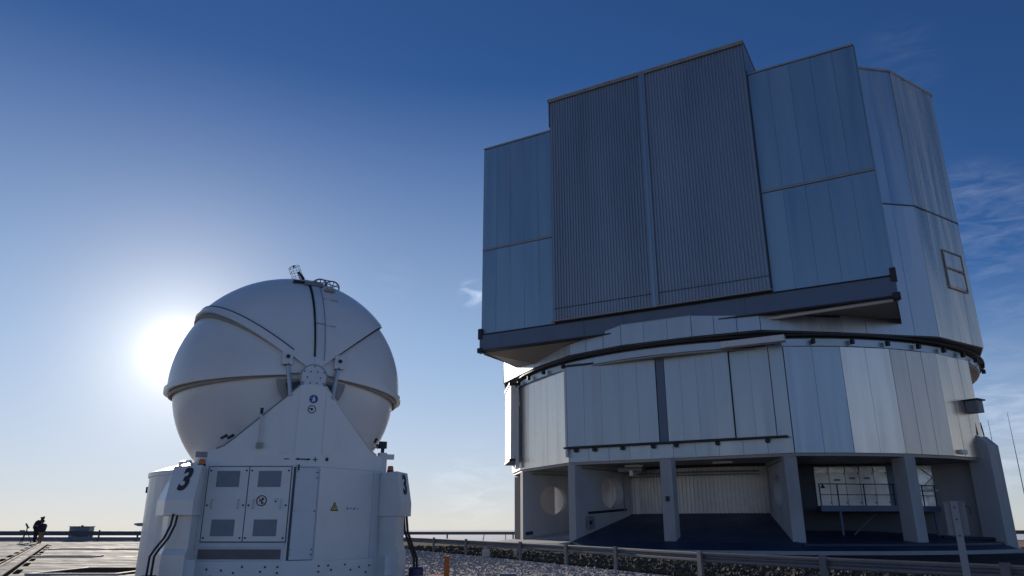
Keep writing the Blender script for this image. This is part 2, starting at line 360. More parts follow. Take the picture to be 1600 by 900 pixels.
# concrete slab platform, left: real slabs with open joints
plat = tag(obj('slab_platform', abox(-78, -8.2, -20, 65.6, -0.055, -0.035), 'pit', base=(-40, 20, -0.05)), kind='structure')
ys = [13.0]
while ys[-1] < 62.9: ys.append(ys[-1] + 1.8)
meshes = []
for q in range(4):
    vv, ff = box((0, 0, 0.0), X, Y, Z, 2.385, .878, 0.03)
    bm = bmesh.new(); bv = [bm.verts.new(p) for p in vv]; [bm.faces.new([bv[i] for i in f_]) for f_ in ff]
    bmesh.ops.bevel(bm, geom=[e for e in bm.edges if abs(e.verts[0].co.z - e.verts[1].co.z) < .01 and e.verts[0].co.z > 0], offset=0.012, segments=1, affect='EDGES')
    bmesh.ops.recalc_face_normals(bm, faces=bm.faces)
    me = bpy.data.meshes.new('slab'); bm.to_mesh(me); bm.free(); me.materials.append(M['slab']); meshes.append(me)
bpos = BASE[plat.name]
for j, y in enumerate(ys):
    for i in range(-1, 14):
        x = -15.2 - i * 4.82
        if abs(math.degrees(math.atan2(x, y))) > 62: continue
        if y < 20 and x < -30: continue
        o = bpy.data.objects.new('slab', random.choice(meshes)); COL.objects.link(o); o.parent = plat
        o.location = Vector((x, min(y, 64.6), -0.012 + random.uniform(-.005, .005))) - bpos
        o.rotation_euler = (random.uniform(-.0012, .0012), random.uniform(-.0012, .0012), random.uniform(-.001, .001))

# steel track for moving the small telescope, in a shallow channel
t = thing('rail_track', (-20, 31, 0), 'pair of long steel rails with dark joint plates running across the slabs', 'rail track')
p0, p1 = Vector((-12.0, 17.3, 0)), Vector((-32.3, 52.8, 0)); dr = (p1 - p0).normalized(); sd = Vector((dr.y, -dr.x, 0))
for s in (-0.20, 0.20):
    c = (p0 + p1) / 2 + sd * s + Z * 0.045
    obj('rail', box(c, dr, sd, Z, (p1 - p0).length / 2, 0.05, 0.018), 'slab', t)
    obj('channel', box(c + sd * 0.12 * (1 if s > 0 else -1) - Z * 0.02, dr, sd, Z, (p1 - p0).length / 2, 0.06, 0.008), 'pit', t)
k = 0; L = (p1 - p0).length; pos = 1.0
while pos < L - 1:
    for s in (-0.52, 0.52):
        ln = random.uniform(.5, 1.1)
        obj('joint_plate', box(p0 + dr * (pos + ln + random.uniform(0, .6)) + sd * s + Z * 0.035, dr, sd, Z, ln, 0.08, 0.012), 'pit', t)
    pos += 4.4
# hatches and cover plates around an empty telescope station
for i, (x, y, hx, hy, lab) in enumerate(((-12.35, 23.3, 1.15, 1.45, 'dark rectangular floor pit cover with pale rim beside the small telescope'),
                                   (-19.4, 33.6, 1.2, .35, 'flat dark cover strip on slabs, nearer of the two left strips'),
                                   (-24.2, 43.0, 1.3, .45, 'flat dark cover strip on slabs, farther of the two left strips'),
                                   (-21.2, 42.6, 1.1, .45, 'small dark cover plate on slabs close to the left of the white dome'),)):
    t = thing('floor_hatch', (x, y, 0.02), lab, 'hatch')
    obj('lid', abox(x - hx, x + hx, y - hy, y + hy, 0.02, 0.05), 'pit', t)
    obj('rim', join(abox(x - hx - .15, x + hx + .15, y - hy - .12, y - hy - .003, 0.02, 0.075), abox(x - hx - .15, x + hx + .15, y + hy + .003, y + hy + .12, 0.02, 0.075),
                    abox(x - hx - .15, x - hx - .003, y - hy, y + hy, 0.02, 0.072), abox(x + hx + .003, x + hx + .15, y - hy, y + hy, 0.02, 0.072)), 'kerb', t)
    if i == 0:
        for q in range(5): obj('lid_strip', abox(x - hx + .15 + q * .52, x - hx + .45 + q * .52, y - hy + .1, y + hy - .1, 0.053, 0.058), 'pit', t)

# ------------------------------------------------------------------ far fence on the platform rim
def fence_run(pts, lab, z0, z1, spacing, wall=None):
    t = thing('rim_fence', (pts[0][0], pts[0][1], 0), lab, 'fence')
    for (x0, y0), (x1, y1) in zip(pts, pts[1:]):
        a, b = Vector((x0, y0, 0)), Vector((x1, y1, 0)); d = (b - a).normalized(); s = Vector((d.y, -d.x, 0)); ln = (b - a).length
        mid = (a + b) / 2
        obj('top_rail', box(mid + Z * ((z0 + z1) / 2), d, s, Z, ln / 2, 0.04, (z1 - z0) / 2), 'fence', t)
        if wall: obj('low_rail', box(mid + Z * (wall[0] + wall[1]) / 2, d, s, Z, ln / 2 - .005, 0.06, (wall[1] - wall[0]) / 2), 'lowwall', t)
        k = 0.3
        while k < ln:
            obj('post', box(a + d * k + s * -0.11 + Z * 0.34, d, s, Z, 0.06, 0.05, 0.36), 'fence', t); k += spacing
    return t
fence_run([(-76, 64.6), (-17.4, 64.6)], 'long dark rim fence with grey low rail behind the slab platform', 0.44, 0.79, 4.0, wall=(-0.02, 0.31))
fence_run([(-17.0, 64.6), (0.9, 65.0)], 'thin dark rim fence on posts, seen between the two telescopes', 0.50, 0.74, 5.6)
fence_run([(30.0, 70.0), (47.0, 72.0), (58, 67)], 'dark rim fence showing at the right edge behind the large building', 0.46, 0.80, 4.5)

# ------------------------------------------------------------------ near guardrail with W-beam
t = thing('guardrail', (GR[3][0], GR[3][1], 0), 'long galvanised guardrail curving from the white dome to the right foreground', 'guardrail')
prof = [(0, .66), (.035, .635), (.035, .59), (-.02, .55), (-.02, .52), (.035, .48), (.035, .43), (0, .405)]
def plan_norm(P, i):
    a = Vector(P[max(0, i - 1)]); b = Vector(P[min(len(P) - 1, i + 1)]); d = (b - a).normalized(); return Vector((-d.y, d.x))
GRs = catm(GR, 4)
nrm = [plan_norm(GRs, i) for i in range(len(GRs))]
sgn = 1 if nrm[4].x < 0 else -1
seg = 4
for s0 in range(0, len(GRs) - 1, seg):
    V = []; F = []; ii = list(range(s0, min(s0 + seg, len(GRs) - 1) + 1)); m_ = len(prof)
    for i in ii:
        for (o_, z) in prof:
            q = Vector(GRs[i]) + nrm[i] * sgn * (o_ - .06); V.append(Vector((q.x, q.y, z)))
        for (o_, z) in reversed(prof):
            q = Vector(GRs[i]) + nrm[i] * sgn * (o_ - .075); V.append(Vector((q.x, q.y, z)))
    n2 = 2 * m_
    for a in range(len(ii) - 1):
        for k in range(n2): F.append((a * n2 + k, a * n2 + (k + 1) % n2, (a + 1) * n2 + (k + 1) % n2, (a + 1) * n2 + k))
    F += [tuple(range(n2)), tuple(range((len(ii) - 1) * n2, len(ii) * n2))]
    obj('beam', (V, F), 'galv', t)
# posts at measured places along the run (distance down the view)
for py in (49.0, 44.8, 40.6, 36.6, 31.4, 27.9, 24.9, 20.9, 17.7, 14.6, 11.6, 8.5):
    px = gr_x(py); d = Vector((px - gr_x(py + .5), -.5, 0)).normalized(); s = Vector((d.y, -d.x, 0))
    c = Vector((px, py, 0)) + s * .04
    hw = .085
    obj('post', join(box(c + Z * .3, d, s, Z, hw, .008, .40), box(c + Z * .3 - d * (hw - .006) - s * .035, d, s, Z, .006, .027, .40), box(c + Z * .3 + d * (hw - .006) - s * .035, d, s, Z, .006, .027, .40)), 'galv', t)
# two small pale marker blocks under the guardrail
for x, y, w_, lab in ((-1.15, 33.9, .17, 'wider pale concrete block on the ground behind the guardrail'), (0.15, 33.0, .07, 'narrow white marker stub on the ground behind the guardrail')):
    tag(obj('marker_block', join(abox(x - w_, x + w_, y - .1, y + .1, -.05, .3), abox(x - w_ * .7, x + w_ * .7, y - .07, y + .07, .3, .34)), 'kerb'), lab, 'marker')
# small stakes with rope by the far fence
for x, y, lab, lean in ((-2.3, 60.2, 'thin leaning stake before the rim fence, left of two', .12), (-.5, 60, 'thin upright stake before the rim fence, right of two', 0.0)):
    tag(obj('stake', tube([(x, y, 0), (x + lean, y, .62)], [.045, .035], 6), 'conc'), lab, 'stake')

# ================================================================== THE LARGE TELESCOPE ENCLOSURE
UC = Vector((15.0, 49.8, 0)); UN = Vector((-.494, -.869, 0)).normalized(); UD = Vector((-UN.y, UN.x, 0))
def U(u, w, z=0.0): return UC + UD * u + UN * w + Z * z
def P2(u, w): p = U(u, w); return (p.x, p.y)
def pol(a, r, z=0.0): return U(r * math.sin(R(a)), r * math.cos(R(a)), z)
bld = thing('telescope_enclosure', U(0, 0, 0), 'huge silver metal-clad telescope building with tall ribbed doors, standing on concrete fins', 'observatory')
random.seed(11)

def panel_row(pa, pb, z0, z1, n, m='alu', off=0.0, th=0.05, gap=0.028, widths=None, name='cladding_panel', zt=None):
    gap = gap * .5
    """row of separate cladding panels between plan points pa, pb (u,w)"""
    a = U(*pa); b = U(*pb); d = (b - a); L = d.length; d.normalize(); nn = Vector((d.y, -d.x, 0))
    if (nn.dot(a - UC)) < 0: nn = -nn
    ws = widths or [1.0] * n; sm = sum(ws); pos = 0
    for q in ws:
        x0 = pos / sm * L + gap / 2; pos += q; x1 = pos / sm * L - gap / 2
        c = a + d * ((x0 + x1) / 2) + nn * (off + th / 2 + random.uniform(0, .008)) + Z * ((z0 + z1) / 2)
        tw = random.uniform(-.006, .006); tl = random.uniform(-.003, .003)
        d2 = (Matrix.Rotation(tw, 3, 'Z') @ d); n2 = Vector((d2.y, -d2.x, 0)); n2 = n2 if n2.dot(nn) > 0 else -n2
        z2 = (Z + n2 * tl).normalized()
        obj(name, box(c, d2, n2, z2, (x1 - x0) / 2, th / 2, (z1 - z0) / 2), m, bld)

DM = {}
for nm, tone, rg in (('drum_dull', (.42, .49, .54), .38), ('drum_pale_sheen', (.80, .715, .62), .28), ('drum_mid_sheen', (.60, .54, .48), .31), ('drum_warm_sheen', (.88, .73, .58), .26), ('hull_warm_sheen', (.84, .71, .58), .24)):  # pale, mid and warm tones: reflected light put into the facets' base colour
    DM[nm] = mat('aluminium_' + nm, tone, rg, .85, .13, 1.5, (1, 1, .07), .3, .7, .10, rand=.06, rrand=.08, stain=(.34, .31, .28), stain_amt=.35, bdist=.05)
HW = DM['hull_warm_sheen']
# --- upper rotating body: polygon hull
BV = [(8.6, 12.35), (12.75, 8.95), (14.8, 5.0), (14.7, -.4), (14.3, -5), (12.75, -8.95), (8.6, -12.35), (3, -14.6), (-3, -14.6), (-8.6, -12.35), (-12.75, -8.95), (-14.8, -5), (-15.6, 0), (-14.8, 5.0), (-12.75, 8.95), (-8.6, 12.35)]
HULL_Z = 26.08
obj('hull', prism([P2(*p) for p in BV], 10.36, HULL_Z), 'core', bld)
obj('hull_roof', prism([P2(p[0] * 1.006, p[1] * 1.006) for p in BV], HULL_Z + .002, HULL_Z + .12), 'roof', bld)
cols = {0: 4, 1: 4, 2: 4, 14: 4, 13: 4, 12: 4}
for i in range(16):
    a, b = BV[i], BV[(i + 1) % 16]
    if i == 15: continue
    n = cols.get(i, 5)
    if 3 <= i <= 11: n = 4
    hm_ = HW if i in (1, 2) else 'alu'  # right facets: warm reflection painted into the metal colour
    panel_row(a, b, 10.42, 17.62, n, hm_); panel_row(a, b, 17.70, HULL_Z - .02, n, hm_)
# dark flashing along the mid joint of the hull facets
for i in (0, 1, 2, 13, 14):
    a, b = U(*BV[i]), U(*BV[(i + 1) % 16]); d = (b - a).normalized(); nn = Vector((d.y, -d.x, 0)); nn = nn if nn.dot(a - UC) > 0 else -nn
    obj('flashing', box((a + b) / 2 + nn * .065 + Z * 17.66, d, nn, Z, (b - a).length / 2 + .02, .02, .035), 'core', bld)
    obj('roof_edge', box((a + b) / 2 + nn * .05 + Z * (HULL_Z + .04), d, nn, Z, (b - a).length / 2 + .03, .05, .06), 'trim', bld)
# louvre frame on the right facet
a, b = U(*BV[1]), U(*BV[2]); d = (b - a).normalized(); nn = Vector((d.y, -d.x, 0)); nn = nn if nn.dot(a - UC) > 0 else -nn
c = a + d * 2.95 + nn * .10
fr = []
for z_, h_ in ((15.55, .035), (14.55, .03), (13.4, .035)): fr.append(box(c + Z * z_, d, nn, Z, .95, .035, h_))
for s_ in (-.95, .95): fr.append(box(c + d * s_ + Z * 14.475 + nn * .003, d, nn, Z, .035, .03, 1.10))
lf = obj('hatch_frame', join(*fr), 'trim', bld)
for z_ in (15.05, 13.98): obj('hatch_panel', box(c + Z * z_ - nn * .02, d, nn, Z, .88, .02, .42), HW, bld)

# --- front block with the two wings (w = 14.9) and the higher ribbed doors
WL, WR, WF = -10.87, 11.25, 14.85
obj('front_block', prism([P2(WL, 8.5), P2(WR, 8.5), P2(WR, WF), P2(WL, WF)], 11.95, 24.62), 'core', bld)
obj('front_block_roof', prism([P2(WL - .02, 8.5), P2(WR + .02, 8.5), P2(WR + .02, WF + .09), P2(WL - .02, WF + .09)], 24.64, 24.74), 'trim', bld)
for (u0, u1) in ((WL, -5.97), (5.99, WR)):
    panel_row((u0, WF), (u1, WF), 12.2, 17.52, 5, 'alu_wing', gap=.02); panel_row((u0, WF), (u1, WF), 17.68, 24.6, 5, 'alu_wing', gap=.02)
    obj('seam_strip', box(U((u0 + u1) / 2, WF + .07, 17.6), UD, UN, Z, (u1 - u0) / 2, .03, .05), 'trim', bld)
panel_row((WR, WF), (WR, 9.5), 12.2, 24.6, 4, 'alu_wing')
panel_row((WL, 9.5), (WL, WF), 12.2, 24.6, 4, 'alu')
DF = 15.28
obj('door_housing', prism([P2(-5.93, 3), P2(5.95, 3), P2(5.95, DF - .12), P2(-5.93, DF - .12)], 12.25, 26.48), 'core', bld)
obj('door_side_sheet', prism([P2(5.953, 9.6), P2(5.99, 9.6), P2(5.99, DF - .02), P2(5.953, DF - .02)], 24.75, 26.5), 'rib', bld)
obj('door_side_sheet', prism([P2(-5.97, 9.6), P2(-5.933, 9.6), P2(-5.933, DF - .02), P2(-5.97, DF - .02)], 24.75, 26.5), 'rib', bld)
obj('door_top_cap', prism([P2(-6.0, 3), P2(6.03, 3), P2(6.03, DF + .10), P2(-6.0, DF + .10)], 26.51, 26.62), 'trim', bld)
def corrugated(u0, u1, z0, z1, w, amp=.055, period=.175):
    prof = []; n = max(1, round((u1 - u0) / period)); p = (u1 - u0) / n
    for i in range(n):
        x = u0 + i * p
        prof += [(x + .02 * p, 0), (x + .40 * p, 0), (x + .50 * p, amp), (x + .92 * p, amp)]
    prof.append((u1, 0))
    V = []; F = []
    for (x, o) in prof: V += [U(x, w + o, z0), U(x, w + o, z1)]
    m_ = len(prof)
    for (x, o) in (prof[-1], prof[0]): V += [U(x, w - .03, z0), U(x, w - .03, z1)]
    for i in range(m_ - 1): F.append((2 * i, 2 * i + 2, 2 * i + 3, 2 * i + 1))
    F += [(2 * m_ - 2, 2 * m_, 2 * m_ + 1, 2 * m_ - 1), (2 * m_, 2 * m_ + 2, 2 * m_ + 3, 2 * m_ + 1), (2 * m_ + 2, 0, 1, 2 * m_ + 3)]
    return V, F
for (u0, u1) in ((-5.9, -.02), (.32, 5.93)):
    obj('ribbed_sheet', corrugated(u0, u1, 13.02, 26.40, DF - .09), 'rib', bld)
    obj('ribbed_sheet', corrugated(u0, u1, 12.30, 12.96, DF - .09), 'rib', bld)
obj('door_post', box(U(.15, DF - .02, 19.4), UD, UN, Z, .165, .07, 7.1), 'rib', bld)
obj('door_post', box(U(.10, DF + .07, 19.4), UD, UN, Z, .07, .02, 7.2), 'alu_wing', bld)
obj('door_sill', box(U(0, DF - .0, 12.25), UD, UN, Z, 6.0, .10, .03), 'trim', bld)
obj('door_head_track', box(U(0, DF + .02, 26.46), UD, UN, Z, 6.0, .05, .045), 'trim', bld)
# blue-grey beam under the front block, with end brackets
obj('beam', box(U((WL + WR) / 2 - .0, WF - .05, 11.66), UD, UN, Z, (WR - WL) / 2 + .08, .22, .46), 'beam', bld)
obj('beam_flange', box(U((WL + WR) / 2, WF - .0, 12.155), UD, UN, Z, (WR - WL) / 2 + .06, .24, .025), 'dark', bld)
obj('beam_flange', box(U((WL + WR) / 2, WF - .0, 11.17), UD, UN, Z, (WR - WL) / 2 + .06, .26, .03), 'dark', bld)
for uu in (WL - .03, WR + .03):
    obj('beam_bracket', box(U(uu, WF + .12, 12.2), UD, UN, Z, .13, .12, .32), 'dark', bld)
    obj('beam_bracket', box(U(uu, WF + .06, 11.2), UD, UN, Z, .16, .2, .14), 'dark', bld)
for uu in (-4.2, -1.9, 4.55): obj('beam_stiffener', box(U(uu, WF + .18, 11.66), UD, UN, Z, .06, .02, .45), 'beam', bld)
obj('gutter', tube([U(4.9, WF - .30, 11.0), U(WR - .15, WF - .12, 11.08)], .09, 8), 'bright_trim', bld, smooth=True)
# sloping soffits under both projecting corners
def poly(name, pts, m, th=.05, up=None):
    n_ = (Vector(pts[1]) - Vector(pts[0])).cross(Vector(pts[2]) - Vector(pts[0])).normalized()
    if n_.z < 0: n_ = -n_
    return obj(name, slab(pts, n_, th), m, bld)
zf = 11.12
# left: the outer corner drops to a low point where the block meets the hull
LQ = U(-10.87, 10.4, 10.95)
poly('soffit', [U(WL, WF - .2, zf), U(-4.6, WF - .2, zf), U(-8.6, 12.32, 10.62)], 'soffit')
poly('soffit', [U(WL, WF - .2, zf), U(-8.6, 12.32, 10.62), LQ], 'soffit')
poly('soffit', [U(WL, WF - .2, zf), LQ, U(WL, 9.4, 11.3)], 'soffit')
# right
poly('soffit', [U(WR, WF - .2, zf + .05), U(5.0, WF - .2, zf), U(8.6, 12.32, 11.28)], 'soffit')
poly('soffit', [U(WR, WF - .2, zf + .05), U(8.6, 12.32, 11.28), U(WR, 10.2, 11.2)], 'soffit')
obj('soffit_fascia', prism([P2(WR - .05, 9.8), P2(WR, 9.8), P2(WR, WF - .2), P2(WR - .05, WF - .2)], 11.0, 12.1), 'core', bld)
obj('soffit_fascia', prism([P2(WL, 9.8), P2(WL + .05, 9.8), P2(WL + .05, WF - .2), P2(WL, WF - .2)], 11.0, 12.1), 'alu', bld)
# --- skirt between hull and ring, in front
SV = [(-8.6, 12.35), (-5.3, 14.4), (-1.9, 15.2), (1.9, 15.2), (5.2, 14.85), (8.6, 12.35)]
obj('skirt_core', prism([P2(*p) for p in [(-8.5, 9)] + [(x * .995, y * .995) for x, y in SV] + [(8.5, 9)]], 10.36, [11, 10.9, 10.95, 11.46, 11.46, 11.1, 11.0, 11]), 'core', bld)
for i in (0, 2, 4):
    panel_row(SV[i], SV[i + 1], 10.42, {0: 11.0, 2: 11.5, 4: 11.16}[i], 4 if i in (0, 4) else 3, off=.0)
for i, (za, zb) in ((1, (11.0, 11.5)), (3, (11.5, 11.13))):
    a, b = Vector(SV[i]), Vector(SV[i + 1])
    for k in range(3):
        p, q = a.lerp(b, k / 3 + .004), a.lerp(b, (k + 1) / 3 - .004); zp, zq = lerp(za, zb, k / 3), lerp(za, zb, (k + 1) / 3)
        p2, q2 = p * 1.0035, q * 1.0035
        obj('cladding_panel', prism([P2(*p), P2(*q), P2(*q2), P2(*p2)], 10.42, [zp, zq, zq, zp]), 'alu', bld)
obj('skirt_cap', prism([P2(*p) for p in [(-1.8, 14.6)] + [(SV[2][0], SV[2][1] + .05), (SV[3][0], SV[3][1] + .05)] + [(1.8, 14.6)]], 11.502, 11.55), 'trim', bld)

# --- rotation ring (dark groove) and the fixed ring under it
def ring(name, r0, r1, z0, z1, m, n=64, a0=0, a1=360, smooth=True):
    full = a1 - a0 >= 360; V = []; F = []; cnt = n if full else n + 1
    for k in range(cnt):
        a = a0 + (a1 - a0) * k / n
        V += [pol(a, r0, z0), pol(a, r1, z0), pol(a, r1, z1), pol(a, r0, z1)]
    for k in range(n):
        A = 4 * k; B = 4 * ((k + 1) % cnt)
        for i in range(4): F.append((A + i, A + (i + 1) % 4, B + (i + 1) % 4, B + i))
    if not full: F += [(0, 1, 2, 3), (4 * n, 4 * n + 1, 4 * n + 2, 4 * n + 3)]
    return obj(name, (V, F), m, bld, smooth=smooth)
ring('rotation_ring', 12.0, 15.08, 10.25, 10.34, 'dark', 96)
ring('rotation_track', 12.0, 14.70, 10.05, 10.24, 'core', 96)
ring('fixed_ring', 12.2, 14.76, 9.80, 10.16, 'alu', 96)
obj('ring_soffit', prism([tuple(pol(k * 5, 14.7)[:2]) for k in range(72)], 9.70, 9.78), 'soffit', bld)
a = -62
while a < 96:
    if not (-17 < a < 20):
        p = pol(a, 14.98, 9.98); nn = pol(a, 1) - pol(a, 0); nn.normalize()
        obj('ring_bracket', box(p, Vector((-nn.y, nn.x, 0)), nn, Z, .07, .10, .12), 'dark', bld)
    a += 7.6

# --- lower fixed drum
DVt = [(-14.2, 3.6), (-12.95, 7.45), (-10.78, 10.25), (-5.75, 13.85), (5.95, 13.82), (8.38, 12.42), (10.47, 10.72), (12.46, 8.35), (13.95, 5.45)]
back = [(13.0, 3.0), (12.9, 0)] + [(13.0 * math.sin(R(a)), 13.0 * math.cos(R(a))) for a in (105, 120, 135, 150, 165, 180, 195, 210, 225, 240)] + [(-13.6, 0)]
DP = DVt + back
sh = lambda p, k: (p[0] * k, p[1] * k)
ZB, ZT = 4.58, 9.70
# a closed core just inside the cladding, and the floor plate under it
obj('drum_core', prism([P2(*sh(p, .994)) for p in DP], ZB + .12, ZT), 'core', bld)
obj('drum_floor', prism([P2(*sh(p, .997)) for p in DP], ZB - .14, ZB + .10), 'soffit', bld)
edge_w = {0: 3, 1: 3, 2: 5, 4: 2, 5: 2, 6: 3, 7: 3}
dmat = {0: 'alu', 1: 'alu', 2: DM['drum_pale_sheen'], 4: DM['drum_dull'], 5: DM['drum_pale_sheen'], 6: DM['drum_mid_sheen'], 7: DM['drum_warm_sheen']}
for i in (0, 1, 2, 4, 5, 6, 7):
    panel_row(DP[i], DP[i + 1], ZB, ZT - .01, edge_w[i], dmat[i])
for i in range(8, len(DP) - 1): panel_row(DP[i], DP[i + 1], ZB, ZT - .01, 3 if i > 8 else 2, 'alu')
# front: band, doors on tracks, header strip
obj('front_wall', box(U(.1, 13.78, 7.2), UD, UN, Z, 5.82, .04, 2.45), 'core', bld)
panel_row((-5.75, 13.83), (5.95, 13.83), ZB, 5.28, 10, DM['drum_dull'])
panel_row((-5.75, 13.83), (5.95, 13.83), 9.86, 10.04, 6, 'alu_wing')
obj('door_track', box(U(-.1, 14.06, 5.33), UD, UN, Z, 5.85, .13, .045), 'dark', bld)
for uu in (-5.3, -4.2, -2.6, -.9, .3, 2.4, 4.8): obj('track_bracket', box(U(uu, 14.0, 5.18), UD, UN, Z, .09, .08, .09), 'dark', bld)
for (u0, u1, n, m_, off) in ((-5.72, -.52, 5, DM['drum_dull'], .22), (-.02, 3.32, 4, DM['drum_dull'], .20), (3.36, 5.25, 2, DM['drum_dull'], .05)):
    panel_row((u0, 13.83), (u1, 13.83), 5.40, 9.82, n, m_, off=off, gap=.016, name='door_panel')
    if off > .1: obj('door_core', box(U((u0 + u1) / 2, 13.83 + off - .06, 7.6), UD, UN, Z, (u1 - u0) / 2 - .01, .05, 2.2), 'core', bld)
panel_row((5.27, 13.83), (5.95, 13.83), 5.30, 9.84, 1, DM['drum_dull'])
obj('door_gap_post', box(U(-.27, 13.95, 7.6), UD, UN, Z, .22, .10, 2.22), 'beam', bld)
obj('header_box', box(U(4.72, 14.70, 9.90), UD, UN, Z, 1.52, .22, .15), 'bright_trim', bld)
obj('header_lip', box(U(4.0, 14.12, 9.80), UD, UN, Z, 1.2, .1, .03), 'dark', bld)
obj('header_lip', box(U(-4.9, 14.12, 9.86), UD, UN, Z, .9, .12, .04), 'dark', bld)
obj('door_edge_trim', box(U(-5.80, 13.95, 7.3), UD, UN, Z, .06, .16, 2.45), 'bright_trim', bld)
# left louvre slabs standing proud of the drum
for (pa, pb, off) in (((-10.9, 10.35), (-12.9, 7.55), .34),):
    a_, b_ = U(*pa), U(*pb); d = (b_ - a_).normalized(); nn = Vector((d.y, -d.x, 0)); nn = nn if nn.dot(a_ - UC) > 0 else -nn
    obj('shutter', box((a_ + b_) / 2 + nn * off + Z * 7.55, d, nn, Z, (b_ - a_).length / 2, .16, 2.3), 'inwall', bld)
    obj('shutter_track', box((a_ + b_) / 2 + nn * (off - .04) + Z * 5.16, d, nn, Z, (b_ - a_).length / 2 + .05, .28, .08), 'dark', bld)
    obj('shutter_track', box((a_ + b_) / 2 + nn * (off - .04) + Z * 9.95, d, nn, Z, (b_ - a_).length / 2 + .05, .28, .08), 'dark', bld)
    obj('drum_edge_trim', box(a_ + nn * .1 + Z * 7.2 + d * -.05, d, nn, Z, .08, .10, 2.5), 'bright_trim', bld)
# small wall box on the right facet, light fitting below
a_, b_ = U(*DP[7]), U(*DP[8]); d = (b_ - a_).normalized(); nn = Vector((d.y, -d.x, 0)); nn = nn if nn.dot(a_ - UC) > 0 else -nn
c = a_ + d * 2.35 + nn * .35
vb = obj('vent_box', box(c + Z * 7.12, d, nn, Z, .33, .28, .30), 'boxgrey', bld)
obj('lid', box(c + Z * 7.46 + nn * .04, d, nn, Z, .43, .36, .035), 'dark', vb)
obj('grille', box(c + Z * 7.10 + nn * .29, d, nn, Z, .24, .012, .22), 'grey', vb)
c = a_ + d * .75 + nn * .14
obj('wall_lamp', box(c + Z * 4.78, d, nn, Z, .30, .08, .10), 'bright_trim', bld)

# --- concrete fins and columns
FLZ = .55
def fin(a, r0, r1, hw, z0, z1, hole=None, name='concrete_fin', chamfer=0):
    """radial wall at angle a; hole=(r, z, radius)"""
    er = pol(a, 1) - pol(a, 0); er.normalize(); et = Vector((-er.y, er.x, 0))
    if hole is None:
        P = [UC + er * r0 + Z * z0, UC + er * r1 + Z * z0]
        P += [UC + er * r1 + Z * (z1 - chamfer), UC + er * (r1 - chamfer * .9) + Z * z1] if chamfer else [UC + er * r1 + Z * z1]
        P += [UC + er * r0 + Z * z1]
        P = [p - et * hw for p in P]
        return obj(name, slab(P, et, 2 * hw), 'conc', bld)
    n = 32; hr, hz, hR = hole; V = []; F = []
    def rect(an):
        c_, s_ = math.cos(an), math.sin(an); t_ = 1e9
        if c_ > 1e-6: t_ = min(t_, (r1 - hr) / c_)
        if c_ < -1e-6: t_ = min(t_, (r0 - hr) / c_)
        if s_ > 1e-6: t_ = min(t_, (z1 - hz) / s_)
        if s_ < -1e-6: t_ = min(t_, (z0 - hz) / s_)
        return hr + c_ * t_, hz + s_ * t_
    angs = sorted([2 * math.pi * k / n for k in range(n)] + [math.atan2(zz - hz, rr_ - hr) % (2 * math.pi) for rr_ in (r0, r1) for zz in (z0, z1)])
    n = len(angs)
    for an in angs:
        ro, zo = rect(an); ri, zi = hr + hR * math.cos(an), hz + hR * math.sin(an)
        for (r_, z_) in ((ro, zo), (ri, zi)):
            for s_ in (-hw, hw): V.append(UC + er * r_ + et * s_ + Z * z_)
    for k in range(n):
        A = 4 * k; B = 4 * ((k + 1) % n)
        F += [(A, B, B + 2, A + 2), (A + 1, A + 3, B + 3, B + 1), (A, A + 1, B + 1, B), (A + 2, B + 2, B + 3, A + 3)]
    return obj(name, (V, F), 'conc', bld)
ZF = ZB - .142
fin(-45, 10.7, 14.95, .27, -.1, ZF, hole=(13.0, 2.75, .85))
fin(-22.5, 10.7, 14.9, .27, -.1, ZF, hole=(12.1, 3.05, .88))
fin(0, 14.25, 14.95, .29, -.1, ZF, name='concrete_column')
fin(22.5, 10.7, 14.9, .29, -.1, ZF, hole=(12.9, 2.9, .78))
fin(45, 14.15, 15.0, .30, -.1, ZF, name='concrete_column')
fin(69.6, 10.7, 14.38, .42, -.1, ZF); fin(68.8, 14.4, 15.4, .74, -.1, 5.75, name='end_pier', chamfer=.5)
fin(-67.5, 10.7, 14.9, .3, -.1, ZF); fin(90, 10.7, 14.6, .3, -.1, ZF); fin(-90, 10.7, 14.6, .3, -.1, ZF)
for a in (115, 140, 165, 190, 215, 240): fin(a, 10.7, 12.8, .3, -.1, ZF)
# railing on top of the right fin
er = pol(68.2, 1) - pol(68.2, 0); er.normalize(); et = Vector((-er.y, er.x, 0))
pr = []
for s_ in (-.4, .4):
    pts = [UC + er * 13.9 + et * s_ + Z * 5.75, UC + er * 13.9 + et * s_ + Z * 6.75, UC + er * 14.6 + et * s_ + Z * 6.75, UC + er * 14.95 + et * s_ + Z * 6.4, UC + er * 15.0 + et * s_ + Z * 5.75]
    obj('handrail', tube(pts, .035, 6), 'dark', bld)
    obj('handrail', tube([UC + er * 13.9 + et * s_ + Z * 6.25, UC + er * 14.98 + et * s_ + Z * 6.25], .025, 6), 'dark', bld)
obj('handrail', tube([UC + er * 14.6 + et * -.4 + Z * 6.75, UC + er * 14.6 + et * .4 + Z * 6.75], .035, 6), 'dark', bld)
